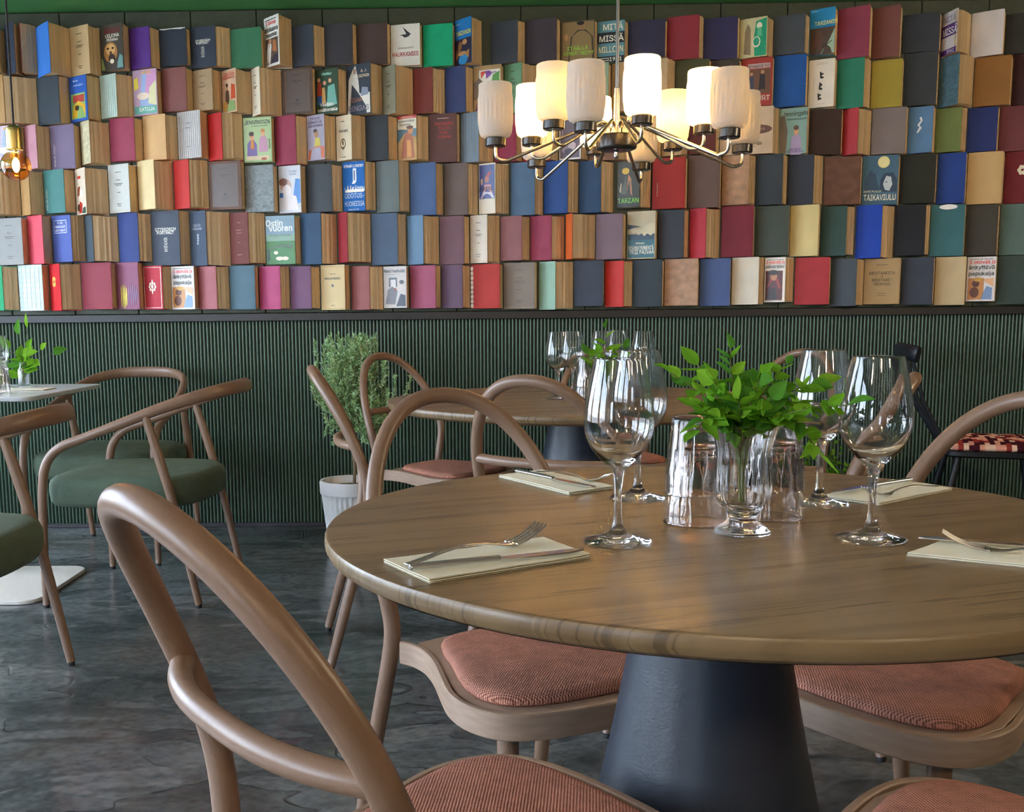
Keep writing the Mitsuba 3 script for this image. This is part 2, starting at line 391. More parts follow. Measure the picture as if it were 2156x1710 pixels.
pad_plan = np.array(spline(mirror_plan([(0, -.138), (.06, -.136), (.105, -.118), (.128, -.07), (.142, -.01), (.160, .05), (.171, .105), (.166, .150), (.140, .186), (.085, .205), (0, .210)]), 4, True))
pad = slab(pad_plan, [(.004, .4265), (.0, .430), (-.001, .435), (.002, .4405), (.008, .4445), (.018, .4470)], .005, 5)
def chair_leg(sx):
    p = np.array([(sx * .132, .160, .41), (sx * .134, .164, .30), (sx * .137, .169, .15), (sx * .140, .174, .012)])
    return tube(spline(p, 4), np.linspace(.0175, .0125, 13), 14)
HOOP = {
 'bent_frame': mikit.ply(tube(_hoop, _hr, 18, up=(0, 1, .01)), 'bent_beech', smooth=True),
 'back_rail': mikit.ply(tube(_rail, np.where(np.abs(np.linspace(-1, 1, 41)) > .97, .0105, .0128), 14), 'bent_beech', smooth=True),
 'apron': mikit.ply(band(ap, .011, .388, .429, .002), 'apron_ply', smooth=40),
 'seat_board': mikit.ply(slab(seat_plan, [(0, .412), (0, .4255), (.002, .4268)]), 'apron_ply', smooth=40),
 'seat_pad': mikit.ply(pad, 'rust_weave', smooth=True, uv=pad.vertices[:, :2]),
 'leg': mikit.ply(chair_leg(-1), 'bent_beech', smooth=40), 'leg_': mikit.ply(chair_leg(1), 'bent_beech', smooth=40)}
GL = mikit.ply(lathe([(0, 0), (.009, 0), (.010, .004), (.010, .014), (0, .014)], 12), 'rubber', smooth=40)
def hoop_chair(x, y, deg, label):
    k = thing('hoop_back_chair', label, 'chair', 'bentwood chairs with rust seat pads')
    t = place(x, y, 0, deg)
    for n, s in HOOP.items(): part(k, n.rstrip('_'), s, None, to=t, label='rust coloured woven seat pad' if n == 'seat_pad' else None)
    for gx, gy in ((-.140, .174), (.140, .174), (-.200, -.307), (.200, -.307)):
        part(k, 'glide', GL, None, to=t @ T().translate([gx, gy, 0]))
hoop_chair(-.009, 1.039, -51.8, 'hoop-back chair with rust pad in the foreground, left of the near table')
hoop_chair(.101, 1.697, -152.9, 'hoop-back chair tucked under the back left side of the near table')
hoop_chair(.294, 2.735, -27.8, 'hoop-back chair between the two tables, its back to the camera')
hoop_chair(-.090, 3.888, -131.4, 'hoop-back chair left of the far table, in front of the rosemary')
hoop_chair(-.123, 3.086, -81.6, 'hoop-back chair seen edge-on just right of the white pot')
hoop_chair(1.08, 3.91, 130, 'hoop-back chair right of the far table, seen through a wine glass')
hoop_chair(.715, 1.598, 125.1, 'hoop-back chair tucked under the right side of the near table')
hoop_chair(.60, 4.20, 184, 'hoop-back chair behind the far table by the slatted wall')
hoop_chair(.602, .968, 52, 'hoop-back chair at the bottom right corner, only its rust pad in view')
hoop_chair(.72, 2.54, 67, 'hoop-back chair seen edge-on through the front right wine glass')


# ------------------------------------------------------------------ low green armchairs
def arm_ring():
    half = [(.285, .265, .012), (.283, .262, .25), (.282, .255, .43), (.281, .235, .515), (.280, .185, .567), (.279, .10, .600), (.272, -.03, .648), (.250, -.17, .700), (.205, -.29, .738), (.12, -.365, .757), (0, -.385, .761)]
    return spline(half + [(-a, b, c) for a, b, c in half[::-1][1:]], 6)
_ring = arm_ring()
_s = np.abs(np.linspace(-1, 1, len(_ring)))
_rr = np.interp(_s, [0, .25, .5, .75, 1], [.0165, .0165, .0165, .0165, .0125])
_ry = np.interp(_s, [0, .22, .45, .75, 1], [.026, .022, .0165, .0165, .0125])
g_plan = np.array(spline(mirror_plan([(0, -.275), (.14, -.262), (.235, -.20), (.268, -.08), (.272, .08), (.262, .20), (.215, .262), (.10, .278), (0, .28)]), 4, True))
g_seat = slab(g_plan, [(.035, .348), (.010, .356), (.0, .372), (-.004, .40), (-.003, .428), (.004, .444), (.018, .455), (.04, .461)], .012, 5)
def back_leg(sx):
    return tube(spline([(sx * .262, -.115, .672), (sx * .262, -.165, .50), (sx * .260, -.215, .30), (sx * .258, -.275, .012)], 5), np.interp(np.linspace(0, 1, 16), [0, .3, 1], [.014, .017, .0125]), 14)
GREEN = {'arm_frame': mikit.ply(tube(_ring, _rr, 18, ry=_ry, up=(0, 1, .01)), 'bent_beech', smooth=True),
 'seat_cushion': mikit.ply(g_seat, 'green_cloth', smooth=50),
 'back_leg': mikit.ply(back_leg(-1), 'bent_beech', smooth=40), 'back_leg_': mikit.ply(back_leg(1), 'bent_beech', smooth=40),
 'seat_rail': mikit.ply(cat([tube([(-.22, .17, .36), (.22, .17, .36)], .012, 10), tube([(-.20, -.19, .36), (.20, -.19, .36)], .012, 10)]), 'bent_beech', smooth=40)}
def green_chair(x, y, deg, label):
    k = thing('green_armchair', label, 'armchair', 'low bentwood armchairs with green seats')
    t = place(x, y, 0, deg)
    for n, s in GREEN.items(): part(k, n.rstrip('_'), s, None, to=t, label='thick green upholstered seat' if n == 'seat_cushion' else None)
    for gx, gy in ((-.285, .265), (.285, .265), (-.258, -.275), (.258, -.275)):
        part(k, 'glide', GL, None, to=t @ T().translate([gx, gy, 0]))
green_chair(-1.202, 3.785, 86, 'green-seated armchair in the middle of the left group, facing the pale table')
green_chair(-1.53, 4.43, 174, 'green-seated armchair farthest back, against the slatted wall')
green_chair(-1.445, 2.653, 89, 'green-seated armchair nearest the camera, cut by the left edge')

# ------------------------------------------------------------------ tables
def round_table(x, y, r, label, base_r0, base_r1):
    k = thing('round_table', label, 'table')
    t = place(x, y, 0, 0)
    top = lathe([(0, .709), (r - .09, .709), (r - .040, .7098), (r - .014, .7135), (r - .004, .7195), (r - .0005, .7255), (r, .7300), (r - .0006, .7360), (r - .0022, .7388), (r - .0050, .740), (0, .740)], 128)
    top = xf(top, trimesh.transformations.translation_matrix([x, y, 0]))
    part(k, 'table_top', top, 'oak', 25)
    zz = np.linspace(0, 1, 14)
    prof = [(0, 0)] + [(base_r1 - .003, 0), (base_r1, .004)] + [(base_r0 + (base_r1 - base_r0) * (1 - q) ** 1.35, .006 + .702 * q) for q in zz] + [(0, .709)]
    part(k, 'pedestal', lathe(prof, 96), 'black_steel', 40, to=t, label='dark conical metal pedestal')
round_table(.308, 1.295, .488, 'large round oak table in the foreground, laid for four', .086, .235)
round_table(.354, 3.296, .610, 'round oak table under the chandelier, set with glasses', .095, .26)
# the pale table on the left
k = thing('stone_table', 'pale square-cornered stone table among the green armchairs', 'table')
def rrect(x0, x1, y0, y1, r, n=6):
    pts = []
    for cx, cy, a0 in ((x1 - r, y0 + r, -90), (x1 - r, y1 - r, 0), (x0 + r, y1 - r, 90), (x0 + r, y0 + r, 180)):
        for a in np.linspace(a0, a0 + 90, n): pts.append((cx + r * math.cos(math.radians(a)), cy + r * math.sin(math.radians(a))))
    return np.array(pts)
part(k, 'table_top', slab(rrect(-2.30, -1.555, 3.66, 4.40, .05), [(.018, .713), (.004, .717), (0, .725), (0, .731), (.002, .733)]), 'table_stone', 40)
part(k, 'column', lathe([(0, .016), (.05, .016), (.034, .03), (.032, .69), (.06, .713), (0, .713)], 32), 'cream_metal', 35, to=place(-1.92, 4.0))
part(k, 'base_plate', slab(rrect(-2.26, -1.535, 3.55, 4.08, .07), [(.004, 0), (0, .003), (0, .013), (.003, .016)]), 'cream_metal', 40, label='cream metal base plate')

# ------------------------------------------------------------------ black spindle chair with a checked cushion
k = thing('spindle_chair', 'black spindle-back chair with a red checked cushion by the right wall', 'chair')
t = place(2.27, 4.50, 0, -106) @ T().scale([1, 1, .955])
part(k, 'crest_rail', tube(spline([(-.215, -.335, .865), (-.17, -.365, .873), (0, -.395, .876), (.17, -.365, .873), (.215, -.335, .865)], 6), .013, 12, ry=.036), 'black_paint', True, to=t)
for i, sx in enumerate((-.165, -.11, -.055, 0, .055, .11, .165)):
    part(k, 'spindle', tube([(sx * .85, -.19, .43), (sx, -.29 - .1 * (1 - (sx / .2) ** 2) * .4, .66), (sx * 1.05, -.385 + .9 * sx * sx, .87)], [.008, .0085, .007], 10), 'black_paint', True, to=t)
sp = np.array(spline(mirror_plan([(0, -.215), (.16, -.205), (.205, -.14), (.215, .08), (.20, .18), (.12, .225), (0, .23)]), 4, True))
part(k, 'seat', slab(sp, [(.012, .412), (0, .420), (0, .437), (.006, .442)]), 'black_paint', 40, to=t)
cp = inset(sp, .012)
cu = slab(cp, [(.012, .442), (.0, .447), (-.002, .458), (.010, .472), (.035, .482)], .012, 5)
part(k, 'cushion', cu, 'checked_cloth', True, to=t, uv=cu.vertices[:, :2] + 2, label='red, maroon and cream checked cushion')
for sx, sy in ((-1, -1), (1, -1), (-1, 1), (1, 1)):
    part(k, 'leg', tube([(sx * .15, sy * .15, .42), (sx * .175, sy * .19, .22), (sx * .20, sy * .225, 0.004)], [.014, .017, .011], 12), 'black_paint', True, to=t)
for sx in (-1, 1):
    part(k, 'stretcher', tube([(sx * .182, -.20, .17), (sx * .182, .20, .17)], .009, 10), 'black_paint', True, to=t)
part(k, 'cross_stretcher', tube([(-.182, 0, .17), (.182, 0, .17)], .009, 10), 'black_paint', True, to=t)
k = thing('grey_chair', 'grey upholstered chair, only its rounded edge seen at the right border', 'chair')
t = place(2.395, 3.72, 0, -80) @ T().scale([1, 1, 1.03])
part(k, 'backrest', xf(slab(rrect(-.23, .23, -.03, .03, .028), [(.02, .42), (.004, .44), (0, .47), (0, .66), (.006, .69), (.022, .705)]), trimesh.transformations.translation_matrix([0, -.25, 0])), 'grey_cloth', 50, to=t)
part(k, 'seat', slab(rrect(-.23, .23, -.22, .24, .06), [(.02, .39), (0, .41), (0, .44), (.02, .46)]), 'grey_cloth', 50, to=t)
for sx, sy in ((-1, -1), (1, -1), (-1, 1), (1, 1)):
    part(k, 'leg', tube([(sx * .18, sy * .18, .40), (sx * .20, sy * .20, .003)], [.014, .010], 10), 'black_paint', True, to=t)

# ------------------------------------------------------------------ the books on the wall
# one line per book, in mm on the wall: x of the bound edge, of the raised fore edge, of the end of the pages; top; bottom; how far the fore edge stands out; cover colour; print
BOOKS = """-2183 -2117 -2113 2320 2126 68 b98f5c -
-2111 -2036 -2032 2336 2116 95 3a3f50 -
-2030 -2013 -1968 2339 2121 81 6a2528 -
-1966 -1862 -1812 2327 2107 135 3f7fd6 -
-1810 -1702 -1673 2327 2113 81 d2b283 pg
-1671 -1546 -1541 2333 2130 81 4a4238 lion
-1538 -1428 -1401 2317 2139 68 5a2f86 -
-1399 -1265 -1260 2314 2151 54 2e3440 fray
-1257 -1130 -1074 2317 2140 68 353d4c osc
-1072 -923 -919 2308 2133 68 3c7a58 -
-917 -835 -793 2353 2137 108 f0ece4 et1
-791 -686 -644 2317 2140 68 3d4450 -
-641 -511 -498 2324 2145 54 3c3a40 -
-493 -354 -344 2322 2143 54 4c3a36 -
-340 -206 -199 2318 2137 54 e4e2da hauk
-192 -58 -50 2316 2133 54 0fa877 -
-48 26 74 2331 2134 108 2277b8 blue1
117 235 270 2323 2139 68 3a4048 -
272 410 430 2329 2138 68 403840 -
434 583 598 2322 2139 54 6a5a44 etaa
600 717 738 2320 2138 54 5f93a0 mmm
740 900 914 2320 2158 54 34344e -
916 1049 1079 2334 2148 68 8a2f3c -
1081 1224 1242 2327 2147 54 34325a -
1244 1348 1394 2320 2150 81 cfc79a gren
1396 1517 1556 2330 2162 81 454c54 -
1558 1649 1682 2357 2160 81 2a8cc0 jung
1684 1798 1838 2359 2140 95 8c3b50 -
1840 1932 1972 2359 2141 95 7a4a42 -
1976 2120 2149 2330 2165 68 353c46 -
2151 2166 2281 2328 2144 135 d8d0d0 ssa
2283 2389 2434 2333 2141 95 d8d4d6 -
2436 2521 2554 2326 2153 54 30312f -
#
-2211 -2098 -1978 2109 1899 95 b98f5c -
-1974 -1851 -1828 2106 1896 81 39434c -
-1824 -1718 -1686 2106 1907 95 3a6fc0 yel
-1683 -1588 -1532 2112 1922 81 c4d6c8 stripe
-1530 -1405 -1401 2135 1933 68 c8a8c0 past
-1399 -1271 -1256 2139 1948 68 885450 -
-1254 -1149 -1123 2129 1948 81 b09470 pg
-1120 -1038 -985 2126 1936 95 d8b090 comic
-983 -931 -847 2132 1924 95 e6dcc4 pg
-843 -696 -692 2132 1928 68 5c4a40 pg2
-688 -578 -548 2123 1926 81 38503c viis
-546 -430 -384 2142 1920 95 39424e cron
-382 -317 -243 2130 1918 108 8c8a74 pg
-241 -150 -97 2125 1926 68 7c3830 -
-93 -1 33 2129 1926 68 343f6c -
36 162 172 2133 1932 68 b09468 wpos
177 252 327 2137 1927 81 6c9c78 pg
331 420 459 2136 1927 68 6a4a40 -
463 540 563 2135 1926 68 3a4450 -
567 645 662 2135 1924 68 8ca488 -
666 739 786 2137 1923 68 b89a72 -
789 907 954 2147 1927 81 c2a880 -
958 1101 1116 2146 1934 54 4c5034 -
1118 1236 1254 2145 1934 54 46413a -
1257 1381 1402 2149 1938 68 a8403a kurt
1404 1532 1557 2159 1934 68 1f56a2 -
1561 1660 1688 2139 1930 68 e8e2d4 glyph
1690 1787 1841 2139 1922 81 2a8066 -
1845 1962 1989 2133 1925 68 a8983c -
1991 2118 2147 2163 1933 68 363c42 -
2149 2189 2305 2140 1921 122 50707c marb
2309 2440 2479 2140 1926 81 946834 -
2481 2538 2571 2151 1930 54 3a1c20 -
#
-2190 -2053 -2049 1894 1704 68 d8c8d8 past
-2047 -1967 -1931 1893 1697 81 c8909c -
-1928 -1797 -1791 1895 1697 68 7c6c88 kerj
-1785 -1716 -1653 1906 1715 95 cfc4a0 marb2
-1649 -1519 -1497 1921 1730 68 a04058 -
-1494 -1371 -1336 1932 1730 81 e0b47c -
-1333 -1211 -1194 1947 1737 81 d6d4d0 stripe2
-1192 -1114 -1032 1935 1727 81 c42a28 -
-1028 -891 -887 1919 1718 54 a8c890 jenn
-882 -778 -735 1923 1704 68 983850 -
-733 -645 -603 1923 1722 81 b0a8b8 man
-599 -522 -465 1919 1720 81 e4d6b8 atri
-461 -356 -318 1917 1718 68 343a40 -
-314 -226 -174 1917 1717 68 c8a470 hike
-169 -42 -31 1925 1708 54 644440 redt
-25 57 124 1925 1703 81 7c8c98 stripe3
130 228 257 1907 1707 68 943048 -
261 382 423 1905 1708 68 a83838 -
429 522 560 1892 1712 68 8c7880 bord
564 679 743 1907 1706 68 84604c -
749 856 895 1905 1717 68 c8b48c -
899 981 1017 1912 1724 68 b89468 -
1019 1137 1161 1858 1732 54 683430 -
1164 1388 1433 1933 1725 81 d0b89c oval
1435 1544 1569 1929 1725 68 8cb0a8 jen2
1575 1705 1723 1921 1721 54 3c2c26 -
1725 1768 1852 1921 1717 81 b43840 -
1856 1989 2019 1924 1720 68 827878 -
2021 2110 2144 1927 1723 68 5c84ac squig
2146 2238 2286 1920 1726 68 6c7c44 -
2289 2400 2432 1920 1726 68 20306c -
2435 2540 2580 1925 1726 68 70383c -
#
-2266 -2161 -2084 1689 1489 95 b98f5c -
-2079 -2013 -1975 1689 1488 81 b48c58 -
-1969 -1851 -1827 1693 1497 81 4c827c ker2
-1822 -1743 -1671 1695 1487 108 e0d0b8 redb
-1666 -1550 -1533 1714 1496 81 d2d4cc pg
-1529 -1429 -1366 1729 1508 95 ecd6a0 -
-1361 -1273 -1201 1729 1510 81 cc3834 -
-1197 -1036 -1032 1724 1505 68 745c50 pg2
-1030 -887 -879 1703 1492 68 8c9698 marb3
-872 -762 -748 1700 1487 68 dce0e8 face
-743 -618 -578 1703 1489 68 464c52 -
-573 -467 -423 1715 1492 68 1f68b8 laak
-417 -310 -267 1716 1484 68 6c7878 -
-260 -140 -110 1705 1469 68 4a6490 -
-102 6 52 1702 1468 68 6c5c56 -
57 132 195 1700 1473 68 ece4d0 jok
206 313 354 1702 1464 68 54708c -
358 463 516 1707 1471 68 2c5090 -
522 615 678 1705 1472 68 2c4868 -
695 794 851 1705 1491 68 4c4a38 tarz
859 1000 1019 1716 1487 68 a02f2c vtext
1023 1157 1174 1724 1489 68 6a5650 -
1178 1289 1331 1722 1500 68 b08c70 lea
1335 1442 1477 1724 1499 68 38424a -
1481 1582 1640 1719 1497 68 363c48 -
1646 1800 1819 1712 1496 54 6e4e40 lea
1822 1971 1992 1716 1494 54 4a7088 taik
1996 2140 2161 1719 1499 54 222822 -
2165 2269 2298 1721 1496 68 20408c -
2301 2434 2467 1724 1492 68 ccac78 -
2470 2558 2598 1725 1493 68 701c24 flow
#
-2205 -2065 -2061 1477 1263 68 9c9c98 pg
-2059 -1964 -1950 1487 1265 81 dc5866 -
-1944 -1831 -1793 1486 1273 81 5464a8 fram
-1788 -1731 -1636 1485 1272 81 48545c -
-1630 -1523 -1479 1495 1270 68 344480 -
-1474 -1331 -1298 1503 1253 68 4c5462 osc
-1293 -1204 -1109 1499 1249 81 4a5668 osc2
-1106 -1011 -944 1491 1256 68 78403a pg3
-939 -798 -779 1475 1253 54 6c9c74 osti
-774 -672 -608 1484 1250 81 34506c -
-601 -550 -450 1484 1257 95 9c3038 -
-443 -320 -284 1480 1245 68 50647c -
-277 -201 -131 1468 1245 81 6c8ca8 -
-126 -13 11 1464 1244 68 74545c -
16 94 153 1467 1249 68 e0d6c4 pg
157 254 292 1461 1259 68 946060 -
296 390 453 1461 1259 68 a04058 -
460 481 597 1466 1261 95 d8642c -
601 717 738 1466 1260 68 84707c -
746 867 883 1477 1261 68 c8c0a4 kolm
889 998 1028 1480 1262 68 3e444e -
1034 1095 1173 1486 1260 81 b83440 -
1181 1315 1333 1496 1265 68 7c2c3c -
1342 1478 1496 1494 1270 68 4a5650 -
1499 1608 1636 1496 1265 81 dccc90 -
1642 1740 1793 1489 1265 68 385450 -
1802 1895 1975 1492 1252 81 1c44b0 -
1980 2099 2141 1492 1263 68 1c2028 -
2144 2276 2304 1491 1259 68 3c7078 elli
2310 2427 2459 1488 1260 68 403e38 -
2464 2573 2613 1491 1261 68 58706a -
#
-2252 -2171 -2122 1257 1051 68 2c9c68 -
-2116 -1983 -1975 1262 1049 68 cfe0da pgrid
-1969 -1890 -1823 1264 1048 95 cc2c30 gold
-1818 -1659 -1655 1269 1053 68 943c48 -
-1653 -1532 -1528 1269 1051 68 945c74 strok
-1526 -1421 -1396 1252 1050 68 bc3844 ornam
-1393 -1272 -1268 1248 1049 68 ece8e4 papu
-1266 -1168 -1122 1247 1048 68 b06c70 -
-1115 -988 -984 1248 1046 68 54707c -
-978 -870 -837 1244 1045 68 b85078 -
-830 -726 -694 1242 1046 68 74506c -
-687 -569 -553 1247 1040 68 dcc694 pgdot
-544 -454 -396 1240 1039 68 985c58 -
-392 -282 -276 1238 1046 68 d4d0cc kaks
-267 -147 -126 1241 1043 68 a85872 -
-120 -21 12 1242 1042 68 685064 -
19 151 166 1244 1040 68 b83a34 scal
172 313 326 1249 1036 68 8c8074 pg
337 407 495 1252 1031 81 9cc4ac stripe
501 630 639 1255 1046 68 3e4654 -
645 724 772 1252 1041 68 c83c38 -
776 902 918 1256 1041 68 36424a -
922 1066 1082 1259 1044 68 b4947c lea
1086 1215 1230 1259 1041 68 4a6090 -
1236 1346 1384 1263 1046 68 dcd8c8 -
1388 1468 1521 1261 1056 68 f0ece6 et2
1529 1671 1693 1259 1043 68 b03c44 -
1696 1790 1847 1251 1035 81 465058 -
1850 1993 2018 1251 1042 68 b0946a mest
2024 2147 2174 1254 1038 68 3a4250 -
2178 2293 2321 1255 1035 68 c8b48c -
2324 2431 2461 1254 1051 68 e4e0e0 papu
2467 2587 2628 1258 1036 68 384844 -"""
_lib = random.Random(11)
class Cover:
    """The curved front board of an open book: (u, v) in the unit square -> a point and the board's normal."""
    def __init__(s, x0, x1, zt, zb, d, bulge, y0=.017):
        s.a, s.b, s.zt, s.zb, s.bulge, s.y0 = x0, x1, zt, zb, bulge, y0
        s.d = d
        s.w = math.hypot(x1 - x0, d - y0)
        s.n = np.array([-(d - y0), -(x1 - x0)]) / s.w
    def at(s, u, v, off=0.0):
        u, v = np.asarray(u, float), np.asarray(v, float)
        q = s.bulge * 4 * u * (1 - u) * (1 - 0.35 * u) + off
        return np.stack([s.a + (s.b - s.a) * u + s.n[0] * q, D - s.y0 - (s.d - s.y0) * u + s.n[1] * q, s.zb + (s.zt - s.zb) * v], -1)
def board(cv, col, nu=9, nv=5, t=.0028, worn=.0):
    U, W = np.meshgrid(np.linspace(0, 1, nu), np.linspace(0, 1, nv), indexing='ij')
    f = cv.at(U, W).reshape(-1, 3)
    b = cv.at(U, W, -t).reshape(-1, 3)
    n = nu * nv
    F = np.array(grid_faces(nu, nv))
    rim = [i * nv for i in range(nu)] + [(nu - 1) * nv + j for j in range(1, nv)] + [i * nv + nv - 1 for i in range(nu - 2, -1, -1)] + [j for j in range(nv - 2, 0, -1)]
    side = [q for i, a in enumerate(rim) for q in ((a, a + n, rim[(i + 1) % len(rim)]), (a + n, rim[(i + 1) % len(rim)] + n, rim[(i + 1) % len(rim)]))]
    m = M(np.vstack([f, b]), np.vstack([F, F[:, ::-1] + n, side]))
    if m.volume < 0: m.invert()
    c = np.asarray(col)[None] * (1 + worn * (meshkit.fbm(m.vertices * 25, 3, 2)[:, None] - .5))
    return m, c
def text2d(s, bold=True):
    m = meshkit.text_mesh(s, 1.0, depth=0.01, bold=bold)
    v = m.vertices
    keep = v[m.faces][:, :, 2].min(1) > 0.005
    f = m.faces[keep]
    used = np.unique(f)
    mp = np.zeros(len(v), int); mp[used] = np.arange(len(used))
    return v[used, :2], mp[f]
_txt = {}
def art_mesh(cv, items):
    """Flat print on a cover: rectangles, ellipses, polygons and lettering in cover coordinates."""
    vs, fs, cs, off, n = [], [], [], .0005, 0
    asp = (cv.zt - cv.zb) / cv.w
    def add(uv, f, c, o):
        nonlocal n
        vs.append(cv.at(uv[:, 0], uv[:, 1], o)); fs.append(np.asarray(f) + n); cs.append(np.tile(rgb(c), (len(uv), 1))); n += len(uv)
    for it in items:
        off += .00012
        if it[0] == 'r':
            _, c, u0, v0, u1, v1 = it
            U = np.linspace(u0, u1, 7)
            uv = np.array([(u, w) for u in U for w in (v0, v1)])
            add(uv, grid_faces(7, 2), c, off)
        elif it[0] == 'e':
            _, c, u, w, ru, rw = it[:6]
            a = np.linspace(0, 2 * pi, 19)[:-1]
            uv = np.vstack([[(u, w)], np.column_stack([u + ru * np.cos(a), w + rw * np.sin(a)])])
            add(uv, [(0, i + 1, (i + 1) % 18 + 1) for i in range(18)], c, off)
        elif it[0] == 'p':
            _, c, pts = it
            from shapely.geometry import Polygon
            P = Polygon(pts).buffer(0)
            for g in getattr(P, 'geoms', [P]):
                v2, f2 = trimesh.creation.triangulate_polygon(g, engine='earcut')
                add(np.asarray(v2), f2, c, off)
        elif it[0] == 't':
            _, c, s, u, w, h = it[:6]
            vert = len(it) > 6
            if s not in _txt: _txt[s] = text2d(s)
            v2, f2 = _txt[s]
            v2 = v2 - (v2.max(0) + v2.min(0)) / 2
            wid = np.ptp(v2[:, 0])
            k = h
            if not vert:
                sx = k * asp
                if wid * sx > .9: sx = .9 / wid
                uv = np.column_stack([u + v2[:, 0] * sx, w + v2[:, 1] * k])
            else:
                sx = min(k, .92 / wid)
                uv = np.column_stack([u - v2[:, 1] * k * asp, w + v2[:, 0] * sx])
            add(uv, f2, c, off + .0001)
    f = np.vstack(fs)
    m = M(np.vstack(vs), f)
    fl = m.face_normals[:, 1] > 0
    m.faces[fl] = m.faces[fl][:, ::-1]
    return M(m.vertices, m.faces), np.vstack(cs)
def lines(c, ws, u=.5, wd=.55, h=.012):
    return [('r', c, u - wd * k / 2, w - h / 2, u + wd * k / 2, w + h / 2) for w, k in ws]
INK = '4a3c2c'
def figure(c, skin, u, w, s, hair='2a1c14'):
    """A plain seated or standing figure: body, head and hair."""
    return [('p', c, [(u - .20 * s, w - .34 * s), (u - .17 * s, w + .02 * s), (u - .07 * s, w + .10 * s), (u + .08 * s, w + .10 * s), (u + .18 * s, w), (u + .20 * s, w - .34 * s)]),
            ('e', skin, u, w + .18 * s, .085 * s, .10 * s), ('e', hair, u - .01 * s, w + .245 * s, .095 * s, .055 * s)]
